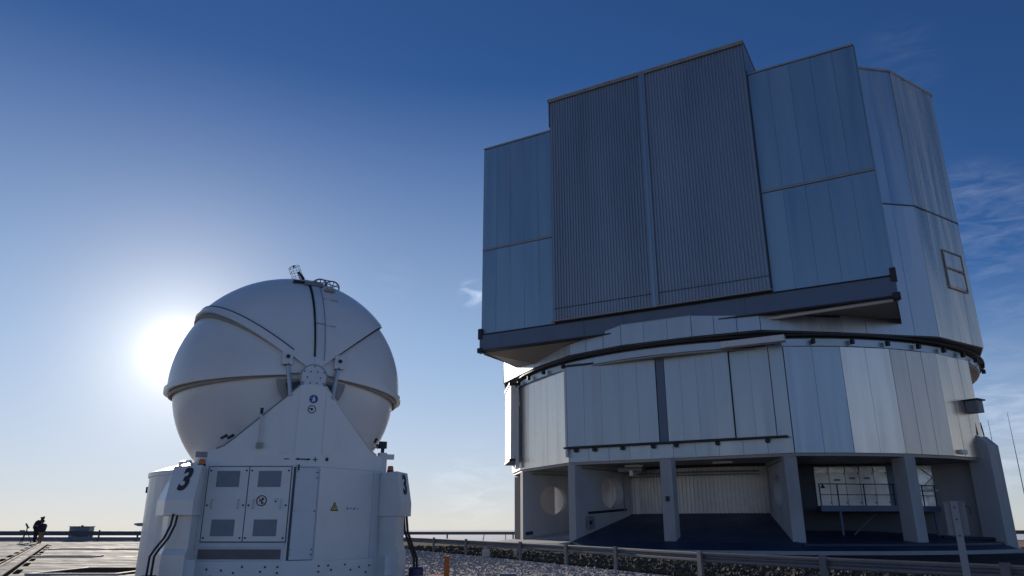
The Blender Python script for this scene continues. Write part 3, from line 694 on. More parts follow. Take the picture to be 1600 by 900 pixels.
# --- inner core: ribbed metal, white panels, foil ducts
obj('inner_core', prism([tuple(pol(k * 7.5, 7.0 if 30 < k * 7.5 < 95 else 10.3)[:2]) for k in range(48)], -.05, ZB - .142), 'core', bld)
def curved_corr(a0, a1, r, z0, z1, m, amp=.05, per=1.15):
    V = []; F = []; n = int((a1 - a0) / per); pr = []
    for i in range(n):
        x = a0 + (a1 - a0) * i / n; s_ = (a1 - a0) / n
        pr += [(x, 0), (x + .4 * s_, 0), (x + .5 * s_, amp), (x + .9 * s_, amp)]
    for (a, o_) in pr: V += [pol(a, r + o_, z0), pol(a, r + o_, z1)]
    for (a, o_) in (pr[-1], pr[0]): V += [pol(a, r - .04, z0), pol(a, r - .04, z1)]
    k = len(V) // 2
    for i in range(k): A = 2 * i; B = 2 * ((i + 1) % k); F.append((A, B, B + 1, A + 1))
    return obj('ribbed_wall', (V, F), m, bld)
curved_corr(-22.0, 22.6, 10.42, 1.9, 4.30, 'inwall')
obj('dark_lintel', join(*[slab([pol(a, 10.6, 4.30), pol(a + 5.6, 10.6, 4.30), pol(a + 5.6, 10.6, ZF), pol(a, 10.6, ZF)], pol(a, 1) - UC, .06) for a in (-22, -16.4, -10.8, -5.2, .4, 6, 11.6, 17.2)]), 'dark', bld)
def wallpanel(name, a0, a1, r, z0, z1, m, bow=0):
    P = [pol(a0, r, z0), pol(a1, r, z0), pol(a1, r, z1), pol(a0, r, z1)]
    return obj(name, slab(P, (pol((a0 + a1) / 2, 1) - UC), .06), m, bld)
for a in range(-60, -23, 6):
    wallpanel('bay_wall', a + .1, a + 5.9, 10.42, 1.0, 4.3, 'shell')
SWa, SWb = U(5.85, 7.7), U(10.35, 6.0); sd_ = (SWb - SWa); SL = sd_.length; sd_.normalize(); sn_ = Vector((sd_.y, -sd_.x, 0)); sn_ = sn_ if sn_.y < 0 else -sn_
obj('service_wall', box((SWa + SWb) / 2 - sn_ * .1 + Z * 2.3, sd_, sn_, Z, SL / 2 + .05, .08, 2.1), 'core', bld)
obj('service_wall', box(SWa - sd_ * .5 - sn_ * .105 + Z * 2.3, sd_, sn_, Z, .6, .08, 2.1), 'core', bld)
pcs = [0, .155, .325, .475, .625, .765, .86, 1.0]
for k in range(7):
    x0, x1 = pcs[k] * SL + .015, pcs[k + 1] * SL - .015; m_ = 'beam' if k == 5 else 'white_wall'
    w_ = obj('wall_panel', box(SWa + sd_ * ((x0 + x1) / 2) + sn_ * random.uniform(0, .02) + Z * 3.30, sd_, sn_, Z, (x1 - x0) / 2, .03, 1.0), m_, bld)
    if k != 5:
        obj('foil_lagging', box(SWa + sd_ * ((x0 + x1) / 2) + sn_ * .05 + Z * 4.14, sd_, sn_, Z, (x1 - x0) / 2 - .02, .03, .14), 'foil', w_)
        for zz_ in (3.95, 2.45): obj('latch', box(SWa + sd_ * (x1 - .05) + sn_ * .06 + Z * zz_, sd_, sn_, Z, .02, .02, .04), 'dark', w_)
def swp(f_, z_, o_=.06): return SWa + sd_ * (SL * f_) + sn_ * o_ + Z * z_
FB = [U(10.7, 5.1), U(12.15, 4.35)]; fd_ = (FB[1] - FB[0]).normalized(); fn_ = Vector((fd_.y, -fd_.x, 0)); fn_ = fn_ if fn_.y < 0 else -fn_
fl_ = (FB[1] - FB[0]).length; fm = (FB[0] + FB[1]) / 2
obj('foil_duct', box(fm - fn_ * .3 + Z * 3.75, fd_, fn_, Z, fl_ / 2, .25, .62), 'foil', bld); obj('foil_duct', box(fm - fn_ * .3 + Z * 2.65, fd_, fn_, Z, fl_ / 2, .22, .38), 'foil', bld)
obj('duct_strap', join(box(fm + Z * 3.75 - fn_ * .04, (fd_ + Z * .8).normalized(), fn_, (Z - fd_ * .8).normalized(), .75, .012, .02), box(fm + Z * 3.75 - fn_ * .036, (fd_ - Z * .8).normalized(), fn_, (Z + fd_ * .8).normalized(), .75, .012, .02)), 'grey', bld)
obj('duct_ledge', box(fm - fn_ * .1 + Z * 3.08, fd_, fn_, Z, fl_ / 2, .2, .035), 'bright_trim', bld)
# warning triangle and small dark plates on the white wall panels
pz = swp(.075, 3.20)
obj('warning_sign', slab([pz - sd_ * .13, pz + sd_ * .13, pz + Z * .24], sn_, .01), 'black', bld)
for f_, z_ in ((.24, 3.62), (.40, 3.70), (.55, 3.70)): obj('name_plate', box(swp(f_, z_), sd_, sn_, Z, .15, .01, .05), 'grey', bld)
# left bay: pale tank and duct seen through the porthole
obj('white_tank', tube([pol(-52, 11.6, 1.2), pol(-52, 11.6, 4.2)], .8, 20), 'inwall', bld, smooth=True)
obj('white_tank', tube([pol(-33, 11.2, 0.6), pol(-33, 11.2, 4.2)], .32, 16), 'bright_trim', bld, smooth=True)
# --- blue sloping apron, pale bay floor, platform with railing
def apron(a0, a1, r0, r1, z0, z1, m, name='apron', n=12):
    V = []; F = []
    for k in range(n + 1):
        a = a0 + (a1 - a0) * k / n
        V += [pol(a, r0, z0), pol(a, r1, z1), pol(a, r1, -.1), pol(a, r0, -.1)]
    for k in range(n):
        for i in range(4): F.append((4 * k + i, 4 * k + (i + 1) % 4, 4 * k + 4 + (i + 1) % 4, 4 * k + 4 + i))
    F += [(0, 1, 2, 3), (4 * n, 4 * n + 1, 4 * n + 2, 4 * n + 3)]
    return obj(name, (V, F), m, bld)
apron(-21.6, 22.2, 10.35, 15.0, 1.95, .58, 'bluefloor')
apron(22.8, 67.0, 10.35, 15.3, 1.05, .52, 'bluefloor')
apron(-21.6, 67.0, 15.01, 15.75, .57, .22, 'bluefloor', n=24)
apron(-45, -22.9, 10.35, 14.9, 1.05, .50, 'conc', 'bay_floor', n=5)
for k in range(5):
    a = -43.5 + k * 4.1
    obj('floor_board', slab([pol(a, 10.6, 1.10), pol(a + 3.9, 10.6, 1.10), pol(a + 3.9, 14.7, .56), pol(a, 14.7, .56)], Z, .03), 'kerb', bld)
obj('bay_kerb', box((pol(-44.2, 12.8, 1.05)), (pol(-44.2, 2, 0) - pol(-44.2, 1, .115)).normalized(), (Vector((0, 0, 1)).cross(pol(-44.2, 2) - pol(-44.2, 1))).normalized(), Z, 2.0, .07, .10), 'dark', bld)
obj('pale_kerb', join(*[slab([pol(a, 15.2, .40), pol(a + 4, 15.2, .40), pol(a + 4, 16.1, .30), pol(a, 16.1, .30)], Z, .10) for a in range(-50, -22, 4)]), 'kerb', bld)
obj('pale_kerb', join(*[slab([pol(a, 15.80, .08), pol(a + 3.5, 15.80, .08), pol(a + 3.5, 16.1, .08), pol(a, 16.1, .08)], Z, .16) for a in [-21.6 + 3.5 * k for k in range(28)]]), 'kerb', bld)
ring('perimeter_road', 16.1, 19.5, -.02, .03, 'asphalt', 60, -60, 110, smooth=False)
# concrete rim wall behind handrail beside the second fin
hb = [pol(-21.2, 14.0, 1.95), pol(-21.2, 11.0, 2.15)]
obj('wall_conduit', tube(hb, .07, 6), 'dark', bld)
cb = pol(-20.7, 14.0, 1.45); er1 = (pol(-22.5, 1) - UC).normalized()
vb = obj('valve_box', box(cb, er1, Vector((-er1.y, er1.x, 0)), Z, .22, .10, .32), 'boxgrey', bld)
obj('valve_wheel', box(cb + er1 * .1, er1, Vector((-er1.y, er1.x, 0)), Z, .08, .16, .1), 'dark', vb)
obj('ceiling_unit', box(pol(-14, 12.2, 4.2), UD, UN, Z, .7, .3, .10), 'boxgrey', bld)
obj('ceiling_unit', box(pol(-13, 12.4, 4.0), UD, UN, Z, .10, .3, .14), 'bright_trim', bld)
for a, z_, r_ in ((-4.5, 4.05, .05), (-4.5, 3.9, .03)): obj('ceiling_pipe', tube([pol(q, 10.75, z_) for q in range(-21, 23, 4)], r_, 6), 'boxgrey', bld)
for a in (-12, 10): obj('ceiling_lamp', box(pol(a, 12.6, ZF - .06), UD, UN, Z, .5, .08, .05), 'bright_trim', bld)
for a, s_ in ((22.5, -1), (-22.5, 1), (-45, 1)):
    e_ = (pol(a, 1) - UC).normalized(); t_ = Vector((-e_.y, e_.x, 0)); side_ = UD if s_ > 0 else -UD
    t_ = t_ if t_.dot(side_) > 0 else -t_
    obj('conduit', tube([UC + e_ * 11.2 + t_ * .32 + Z * 2.0, UC + e_ * 11.2 + t_ * .32 + Z * 4.2, UC + e_ * 14.4 + t_ * .32 + Z * 4.28], .035, 6), 'boxgrey', bld)
obj('junction_box', box(pol(0, 14.97, 2.55), UD, UN, Z, .09, .03, .12), 'dark', bld)
# platform
pl = obj('platform', slab([pol(34.5, 10.5, 1.98), pol(66.5, 10.5, 1.98), pol(66.3, 12.6, 1.98), pol(50, 12.6, 1.98), pol(31.5, 12.2, 1.98)], Z, .28), 'beam', bld)
def plr(t_):
    P = [pol(31.8, 12.1), pol(50, 12.5), pol(66, 12.5)]
    return P[0].lerp(P[1], t_ * 2) if t_ < .5 else P[1].lerp(P[2], t_ * 2 - 1)
for zz, r_ in ((3.30, .028), (2.78, .02)): obj('platform_rail', tube([plr(k / 8) + Z * zz for k in range(9)], r_, 6), 'dark', bld)
for k in (0, .12, .3, .5, .68, .84, .99): obj('rail_post', tube([plr(k) + Z * 2.26, plr(k) + Z * 3.32], .032, 6), 'dark', bld)
for k in (.12, .55, .95): obj('platform_post', tube([plr(k) + Z * .4, plr(k) + Z * 1.98], .07, 8), 'beam', bld)
obj('platform_brace', tube([plr(.35) + Z * 1.9 - UN * .6, plr(.15) + Z * .6], .04, 6), 'beam', bld)
for k in range(3): obj('floor_pipe', tube([pol(57 + k * 1.3, 13.6 - k * .2, .72), pol(66.2, 14.9 - k * .35, .66 - .03 * k)], .10 - .02 * k, 8), 'dark', bld)

# thin masts to the right of the big building
for (x, y, h, lab) in ((38.2, 58.5, 9.3, 'thin lightning mast beside the large building, nearer to its wall'), (45.0, 66.0, 11.0, 'thin lightning mast at the right picture edge')):
    t = thing('mast', (x, y, 0), lab, 'mast'); obj('pole', tube([(x, y, 0), (x, y, h * .6), (x, y, h)], [.05, .04, .02], 6), 'galv', t); obj('foot', abox(x - .15, x + .15, y - .15, y + .15, 0, .08), 'kerb', t)
# steel signpost in the foreground right with a small cabinet on its back
px, py = 5.80, 9.90
t = thing('signpost', (px, py, 0), 'grey steel post with a small cabinet on its back in the right foreground', 'post')
dd = Vector((px, py, 0)).normalized(); ss = Vector((dd.y, -dd.x, 0))
c = Vector((px, py, 0))
obj('post', join(box(c + Z * .82, ss, dd, Z, .042, .005, .86), box(c + Z * .82 + ss * .039 + dd * .03, ss, dd, Z, .004, .025, .86), box(c + Z * .82 - ss * .039 + dd * .03, ss, dd, Z, .004, .025, .86)), 'galv_light', t)
cb = obj('cabinet', join(box(c + dd * .17 + Z * 1.46 + ss * .0, ss, dd, Z, .12, .09, .20), box(c + dd * .17 + Z * 1.668, ss, dd, Z, .128, .098, .006)), 'boxgrey', t)
obj('hook', tube([c + dd * .17 + ss * .12 + Z * 1.62, c + dd * .17 + ss * .17 + Z * 1.60, c + dd * .17 + ss * .17 + Z * 1.52], .008, 6), 'dark', cb)
for z_ in (1.25, 1.45, 1.6): obj('bolt', tube([c - dd * .004 + Z * z_, c - dd * .016 + Z * z_], .012, 6), 'dark', t)

# ================================================================== THE SMALL WHITE DOME TELESCOPE
AC = Vector((-5.12, 16.42, 0)); AA = Vector((.462, -.887, 0)).normalized(); AT = Vector((-AA.y, AA.x, 0)); SC = 4.25
def L(a, t, z=0.0): return AC + AA * a + AT * t + Z * z
def PL(a, t): p = L(a, t); return (p.x, p.y)
def sph(r, th, psi):
    """point on the dome: psi from the front pivot, th round the pivot axis, 0 = right, 90 = top"""
    return AC + Z * SC + r * (math.cos(R(psi)) * AA + math.sin(R(psi)) * (math.cos(R(th)) * AT + math.sin(R(th)) * Z))
dome = thing('dome_telescope', L(0, 0, 0), 'small white spherical dome telescope on a boxy white base marked 3', 'telescope')
def lune(r, t0, t1, p0=3, p1=177, nt_=24, np_=40, th=.05):
    V = []; F = []
    for k in (0, 1):
        for i in range(nt_ + 1):
            for j in range(np_ + 1): V.append(sph(r - k * th, t0 + (t1 - t0) * i / nt_, p0 + (p1 - p0) * j / np_))
    o_ = (nt_ + 1) * (np_ + 1); w_ = np_ + 1
    for i in range(nt_):
        for j in range(np_):
            a = i * w_ + j; F.append((a, a + 1, a + w_ + 1, a + w_)); F.append((o_ + a, o_ + a + w_, o_ + a + w_ + 1, o_ + a + 1))
    for j in range(np_):
        F.append((j, o_ + j, o_ + j + 1, j + 1)); e = nt_ * w_ + j; F.append((e, e + 1, o_ + e + 1, o_ + e))
    for i in range(nt_):
        a = i * w_; F.append((a, a + w_, o_ + a + w_, o_ + a)); a = i * w_ + np_; F.append((a, o_ + a, o_ + a + w_, a + w_))
    return V, F
def band(r, th_c, half, h, p0=6, p1=174, n=48, off=0.0):
    """raised band following a petal edge: half-width in metres, h proud of radius r"""
    V = []; F = []
    da = math.degrees(half / r)
    for j in range(n + 1):
        psi = p0 + (p1 - p0) * j / n; k_ = 1 / max(.12, math.sin(R(psi)))
        for (dt, dr_) in ((-da, -.02), (da, -.02), (da, h), (-da, h)): V.append(sph(r + dr_, th_c + math.degrees(off / (r * math.sin(R(psi)))) + dt * min(k_, 9), psi))
    for j in range(n):
        for i in range(4): F.append((4 * j + i, 4 * j + (i + 1) % 4, 4 * j + 4 + (i + 1) % 4, 4 * j + 4 + i))
    F += [(0, 1, 2, 3), (4 * n, 4 * n + 1, 4 * n + 2, 4 * n + 3)]
    return V, F
RT, RM, RB = 2.585, 2.50, 2.385
# lower bowl
V, F = lune(RB, 178, 362, 3, 177, 40, 48)
obj('bowl', (V, F), 'shell', dome, smooth=True)
# side petals and the two halves of the top petal
sm = obj('side_shell', lune(RM, 116, 184.2, 3, 177), 'shell', dome, smooth=True)
obj('lip', band(RM, 183.6, .048, .060, 11), 'shell', sm, smooth=True); obj('gasket', band(RM - .05, 186.0, .03, .02, 12), 'tan', sm)
sm = obj('side_shell', lune(RM, -4.2, 62, 3, 177), 'shell', dome, smooth=True)
obj('lip', band(RM, -3.6, .048, .060, 11), 'shell', sm, smooth=True); obj('gasket', band(RM - .05, -6.0, .03, .02, 12), 'tan', sm)
tp = obj('top_shell', lune(RT, 90.6, 144.5, 2.5, 177.5), 'shell', dome, smooth=True)
obj('lip', band(RT, 143.0, .075, .03, 12), 'shell', tp, smooth=True)
obj('edge_strip', band(RT - .05, 146.2, .02, .03, 14), 'tan', tp); obj('edge_strip', band(RT, 143.0, .012, .036, 13, 167, 48, off=-.085), 'core', tp)
tp = obj('top_shell', lune(RT, 40.5, 89.4, 2.5, 177.5), 'shell', dome, smooth=True)
obj('edge_strip', band(RT - .045, 39.9, .012, .03, 16), 'black', tp)
obj('cover_strip', band(RT, 90, .075, .014, 7, 80, 40, off=-.11), 'white2', tp)
obj('cover_strip', band(RT, 90, .010, .022, 7, 76, 40, off=-.195), 'tan', tp)
obj('seam_gasket', band(RT - .02, 90.6, .017, .036, 7, 170), 'black', dome)
obj('step_edge', box(sph(RT + .02, 84, 24), AT, AA, Z, .10, .015, .012), 'tan', dome)
# faint rungs printed on the right top petal
for ps, w_, ln in ((24, .012, .22), (43, .03, .22), (53, .03, .20), (62, .02, .20)):
    obj('rung_print', box(sph(RT + .004, 79 if ps < 40 else 80, ps), AT, (sph(1, 80, ps) - AC - Z * SC).normalized(), AT.cross((sph(1, 80, ps) - AC - Z * SC).normalized()).normalized(), ln, .004, w_), 'faint', dome)

# pivot plate, hub bolts, struts, recess fans -- front and back
def bracket(sgn, front):
    f = 1 if front else -1
    def Q(a, t, z): return L(a * f, t, z)
    b0 = Q(2.50, .50 * sgn, 4.40); b1 = Q(2.60, .40 * sgn, 3.74)
    s = obj('strut', tube([b0, b1], [.038, .045], 10), 'steel', dome, smooth=True)
    obj('collar', tube([b0 + (b1 - b0) * -.02, b0 + (b1 - b0) * .07], .055, 10), 'dark', s)
    dd_ = (b0 - b1).normalized(); pb = b0 + dd_ * .10
    obj('strut_bracket', join(box(pb, AT, AA, Z, .10, .07, .13), disc(pb + AA * f * .07, AA * f, .05, .02, 10)), 'white2', dome)
    obj('pin', disc(pb + AA * f * .092 + Z * .02, AA * f, .04, .012, 10), 'black', dome)
    fan = []
    th0 = (184 if sgn < 0 else -4); th1 = th0 + (72 if sgn < 0 else -72)
    hub = Q(2.45, 0, SC - .12)
    P = [hub] + [hub + .68 * (math.cos(R(lerp(th0, th1, k / 10))) * AT + math.sin(R(lerp(th0, th1, k / 10))) * Z) for k in range(11)]
    obj('recess_plate', slab(P, AA * f, .015), 'tan', dome)
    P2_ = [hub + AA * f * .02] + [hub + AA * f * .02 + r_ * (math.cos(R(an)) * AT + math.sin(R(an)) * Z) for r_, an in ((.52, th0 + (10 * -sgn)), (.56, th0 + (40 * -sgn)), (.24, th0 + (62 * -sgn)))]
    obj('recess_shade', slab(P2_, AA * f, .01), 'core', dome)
for front in (True, False):
    for s_ in (-1, 1): bracket(s_, front)
    f = 1 if front else -1
    hc = L(2.60 * f, 0, 4.13)
    hp = obj('pivot_plate', disc(hc, AA * f, .27, .05, 28), 'white2', dome)
    for k in range(12):
        an = 2 * math.pi * k / 12; obj('bolt', disc(hc + AA * f * .05 + (.22 if k % 2 else .13) * (math.cos(an) * AT + math.sin(an) * Z), AA * f, .014, .012, 6), 'dark', hp)
    obj('pivot_ring', ringdisc(hc + AA * f * .05, AA * f, .245, .265, .006), 'grey', hp)

# --- gable plates carrying the pivots
fdir = Vector((-.78, 1.43)).normalized()     # side facet direction in (a, t)
def G(s, z, side, f=1, inn=0.0):
    """point on the gable skin: s = unrolled distance from the axis"""
    if s <= .24: a, t = 2.70, s
    else: a, t = 2.70 + fdir.x * (s - .24), .24 + fdir.y * (s - .24)
    n_ = Vector((1, 0)) if s <= .24 else Vector((fdir.y, -fdir.x))
    a -= n_.x * inn; t -= n_.y * inn
    return L(a * f, t * side, z)
ZG = 2.43
outline = [(.0, 3.98), (.24, 3.96), (.55, 3.68), (1.0, 3.30), (1.42, 2.94), (1.60, 2.80), (1.74, 2.74), (1.90, 2.72)]
for f in (1, -1):
    for side in (-1, 1):
        for k, (i0, i1) in enumerate(((0, 1), (1, 7))):
            pts = outline[i0:i1 + 1]
            V = []
            for inn in (0, .30):
                V += [G(s, z, side, f, inn) for s, z in pts] + [G(pts[-1][0], ZG, side, f, inn), G(pts[0][0], ZG, side, f, inn)]
            m_ = len(pts) + 2
            F = [tuple(range(m_)), tuple(range(m_, 2 * m_))[::-1]] + [(i, (i + 1) % m_, m_ + (i + 1) % m_, m_ + i) for i in range(m_)]
            obj('gable_plate', (V, F), 'white', dome)
        if f == 1:
            def quad(s0, s1, z0, z1, m, name, proud=.006, th=.008):
                P = [G(s0, z0, side, f, -proud), G(s1, z0, side, f, -proud), G(s1, z1, side, f, -proud), G(s0, z1, side, f, -proud)]
                return obj(name, slab(P, (P[1] - P[0]).cross(P[3] - P[0]).normalized() * (-1 if side > 0 else 1) * -1, th), m, dome)
            P = [G(.26, 2.66, side, f, -.004), G(.54, 2.66, side, f, -.004), G(.54, 3.60, side, f, -.004), G(.26, 3.86, side, f, -.004)]
            obj('lighter_plate', slab(P, (G(.4, 3, side, f, -.1) - G(.4, 3, side, f, 0)), .006), 'shell', dome)
            # dark joint along the slope
            obj('gable_edge', join(*[tube([G(a_[0], a_[1] + .012, side, f, -.004), G(b_[0], b_[1] + .012, side, f, -.004)], .014, 6) for a_, b_ in zip(outline[1:6], outline[2:7])]), 'grey' if side < 0 else 'white2', dome)
def signdisc(s, z, side, r, m, proud=.004, n=24):
    c = G(s, z, side, 1, -proud); nn = (G(s, z, side, 1, -1) - G(s, z, side, 1, 0)).normalized(); return c, nn
# blue mandatory sign (white figure on blue), round prohibition sign under it
c, nn = signdisc(.02, 3.70, 1, .075, None)
sg = obj('round_sign', disc(c, nn, .082, .006, 24), 'signblue', dome); rt = Z.cross(nn).normalized()
obj('figure', join(disc(c + nn * .007 + Z * .035, nn, .016, .003, 10), slab([c + nn * .007 + rt * q[0] + Z * q[1] for q in ((-.012, .02), (.022, .02), (.034, -.02), (.018, -.055), (.006, -.055), (.008, -.02), (-.02, -.055), (-.034, -.055))], nn, .003),
                     slab([c + nn * .007 + rt * q[0] + Z * q[1] for q in ((-.05, .012), (-.01, .0), (-.01, .012), (-.048, .022))], nn, .003)), 'shell', sg)
c, nn = signdisc(.0, 3.50, 1, .075, None)
sg = obj('round_sign', disc(c, nn, .078, .005, 24), 'shell', dome)
obj('ring_mark', ringdisc(c + nn * .006, nn, .062, .078, .003), 'black', sg); obj('hand_mark', join(disc(c + nn * .006, nn, .026, .004, 8), box(c + nn * .008 + rt * -.02 + Z * .01, rt, nn, Z, .03, .002, .01)), 'dark', sg)
# minus, double arrow, plus and a dot on the gable foot
zz = 2.555
def onG(s_signed, z): side = 1 if s_signed >= 0 else -1; return G(abs(s_signed), z, side, 1, -.006), (G(abs(s_signed), z, side, 1, -1) - G(abs(s_signed), z, side, 1, 0)).normalized()
def flat(pts2, m, name):
    for_n = onG(sum(p[0] for p in pts2) / len(pts2), zz)[1]
    return obj(name, slab([onG(*p)[0] for p in pts2], for_n, .003), m, dome)
flat([(-.44, zz - .008), (-.34, zz - .008), (-.34, zz + .008), (-.44, zz + .008)], 'black', 'minus_mark')
flat([(-.235, zz), (-.17, zz - .026), (-.17, zz - .012), (.0, zz - .012), (.0, zz - .026), (.065, zz), (.0, zz + .026), (.0, zz + .012), (-.17, zz + .012), (-.17, zz + .026)], 'black', 'double_arrow_mark')
flat([(.10, zz - .008), (.19, zz - .008), (.19, zz + .008), (.10, zz + .008)], 'black', 'plus_mark'); flat([(.137, zz - .045), (.153, zz - .045), (.153, zz + .045), (.137, zz + .045)], 'black', 'plus_mark')
c, nn = onG(.40, zz + .02); obj('dot_mark', disc(c, nn, .036, .006, 14), 'black', dome)
# upright rod with clamp, left side of the gable; two stubs beside it
c, nn = onG(-.92, 2.80)
obj('rod', tube([c + nn * .09, c + nn * .09 + Z * .62], .022, 8), 'inwall', dome, smooth=True); obj('rod_cap', tube([c + nn * .09 + Z * .58, c + nn * .09 + Z * .70], .03, 8), 'black', dome)
obj('clamp', box(c + nn * .05, AT, AA, Z, .05, .06, .05), 'tan', dome)
for k in (0, 1):
    c = L(1.78, -1.47 - .12 * k + .12, 2.98 - .01 * k)
    obj('stub', tube([c, c + AA * .2 + Z * .03 + AT * .06], .03, 8), 'black', dome)
c = L(1.95, 1.52, 3.02); obj('stub', tube([c, c + AA * .1 + Z * .05], .03, 8), 'black', dome)

# --- body: front facets with doors, round back
KB = [(2.70, -.24), (2.70, .24), (1.92, 1.67)]
bplan = [(1.92, -1.67), (2.70, -.24), (2.70, .24), (1.92, 1.67)] + [(2.57 * math.cos(R(a)), 2.57 * math.sin(R(a))) for a in range(46, 315, 8)]
obj('body', prism([PL(*p) for p in bplan], .18, [2.425] * 4 + [2.36] * (len(bplan) - 4)), 'white', dome)
# sloped shoulder cover at the round back
V = []; F = []; angs = list(range(44, 317, 8)); n_ = len(angs)
for a in angs:
    for r_, z_ in ((2.60, 2.29), (2.60, 2.372), (2.30, 2.48), (1.75, 2.62), (1.7, 2.3)): V.append(L(r_ * math.cos(R(a)), r_ * math.sin(R(a)), z_))
for i in range(n_ - 1):
    for k in range(5): F.append((5 * i + k, 5 * i + (k + 1) % 5, 5 * i + 5 + (k + 1) % 5, 5 * i + 5 + k))
F += [tuple(range(5)), tuple(range(5 * n_ - 5, 5 * n_))]
obj('shoulder_cover', (V, F), 'shell', dome, smooth=True)
obj('shoulder_grip', tube([L(1.95, -1.95, 2.43), L(1.93, -1.98, 2.50), L(1.5, -2.12, 2.50), L(1.48, -2.12, 2.42)], .03, 6), 'shell', dome)
def Fp(side, s, z, off=0.0):
    """point on a front side facet; side -1 doors (left), +1 right; s metres from the narrow facet"""
    a, t = 2.70 + fdir.x * s, .24 + fdir.y * s; a += fdir.y * off; t += -fdir.x * off
    return L(a, t * side, z)
def fquad(side, s0, s1, z0, z1, m, name, off=0.0, th=.012, parent=None):
    P = [Fp(side, s0, z0, off), Fp(side, s1, z0, off), Fp(side, s1, z1, off), Fp(side, s0, z1, off)]
    return obj(name, slab(P, Fp(side, s0, z0, 1) - Fp(side, s0, z0, 0), th), m, parent or dome)
FL = 1.63
# dark joints: door opening outline behind the leaves, gable foot joint
fquad(-1, .02, 1.60, 1.07, 2.42, 'core', 'door_recess', .002, .004)
for (s0, s1) in ((.825, 1.575), (.035, .805)):     # left leaf, right leaf (s measured from the right end)
    d_ = fquad(-1, s0, s1, 1.09, 2.405, 'white', 'door', .008, .022)
    w = s1 - s0; cx_ = (s0 + s1) / 2
    for zc in (2.19, 1.325):
        fquad(-1, cx_ - .215, cx_ + .215, zc - .145, zc + .145, 'grey', 'vent', .031, .003, d_)
        fr = [fquad] and None
    for sx in (s0 + .13, s1 - .13):
        P = [Fp(-1, sx, z_, o_) for z_, o_ in ((1.66, .03), (1.66, .065), (1.82, .065), (1.82, .03))]
        obj('handle', tube(P, .010, 6), 'steel', d_)
    for sx in (s0 + .04, s1 - .04):
        for zc in (2.34, 1.72, 1.15):
            c = Fp(-1, sx, zc, .030); obj('latch', disc(c, Fp(-1, sx, zc, 1) - Fp(-1, sx, zc, 0), .017, .012, 8), 'black', d_)
# no-pushing sign on the right leaf and a small lock
c = Fp(-1, .53, 1.80, .034); nn = (Fp(-1, .5, 1, 1) - Fp(-1, .5, 1, 0)).normalized(); rt = Z.cross(nn).normalized()
sg = obj('round_sign', disc(c, nn, .098, .004, 28), 'shell', dome)
obj('ring_mark', ringdisc(c + nn * .005, nn, .080, .098, .003), 'black', sg)
obj('figure', join(disc(c + nn * .005 + rt * .015 + Z * .045, nn, .016, .003, 8), box(c + nn * .006 + rt * .0 + Z * .01, (rt + Z * .5).normalized(), nn, (Z - rt * .5).normalized(), .05, .002, .012), box(c + nn * .0062 - Z * .03 + rt * .01, rt, nn, Z, .014, .002, .03)), 'black', sg)
obj('slash_mark', box(c + nn * .0075, (rt - Z).normalized(), nn, (rt + Z).normalized(), .085, .0015, .008), 'signred', sg)
obj('lock', disc(Fp(-1, .27, 1.79, .03), nn, .016, .012, 8), 'black', dome); obj('lock_bracket', box(Fp(-1, .25, 1.83, .035), rt, nn, Z, .03, .004, .012), 'steel', dome)
# lower grille panel
fquad(-1, .04, 1.60, .985, 1.065, 'white2', 'sill_panel', .004, .03)
g_ = fquad(-1, .06, 1.60, .76, .975, 'white2', 'grille_frame', .004, .018)
fquad(-1, .09, 1.60, .785, .955, 'maroon', 'grille', .023, .004, g_)
# narrow facet panel, right facet panels, hinges
def nquad(t0, t1, z0, z1, m, name, off=.004, th=.016):
    P = [L(2.70 + off, t0, z0), L(2.70 + off, t1, z0), L(2.70 + off, t1, z1), L(2.70 + off, t0, z1)]
    return obj(name, slab(P, AA, th), m, dome)
nquad(-.235, .235, .76, 2.41, 'core', 'panel_recess', .001, .003)
nquad(-.19, .225, .775, 2.40, 'white2', 'narrow_panel', .006, .018)
fquad(1, .012, 1.42, .775, 2.40, 'white', 'side_panel', .004, .014)
fquad(1, 1.435, 1.63, .775, 2.40, 'white2', 'side_panel', .004, .012)
for z_ in (2.32, 2.22, 1.62, .95, .86):
    obj('hinge', disc(L(2.728, .20, z_), AA, .013, .014, 8), 'dark', dome)
    obj('hinge', disc(L(2.728, -.17, z_ * 1.0), AA, .010, .012, 8), 'grey', dome)
obj('pin_pointer', box(L(2.73, -.155, 2.40), AT, AA, Z, .012, .012, .055), 'dark', dome)
# yellow warning triangle and small lettering on the right facet
c = Fp(1, .43, 1.70, .020); nn = (Fp(1, .5, 1, 1) - Fp(1, .5, 1, 0)).normalized(); rt = Z.cross(nn).normalized()
sg = obj('warning_triangle', slab([c - rt * .10 - Z * .07, c + rt * .10 - Z * .07, c + Z * .10], nn, .004), 'black', dome)
obj('triangle_fill', slab([c + nn * .005 - rt * .073 - Z * .052, c + nn * .005 + rt * .073 - Z * .052, c + nn * .005 + Z * .07], nn, .002), 'signyellow', sg)
obj('bolt_mark', slab([c + nn * .008 + rt * q[0] + Z * q[1] for q in ((.008, .045), (-.016, .0), (0, .002), (-.008, -.04), (.018, .012), (.003, .01))], nn, .001), 'black', sg)
c = Fp(1, .92, 1.68, .020)
for k in range(4): obj('small_mark', box(c + rt * (-.15 + .09 * k), rt, nn, Z, .022 if k != 1 else .03, .002, .010 if k % 2 else .02), 'grey', dome)
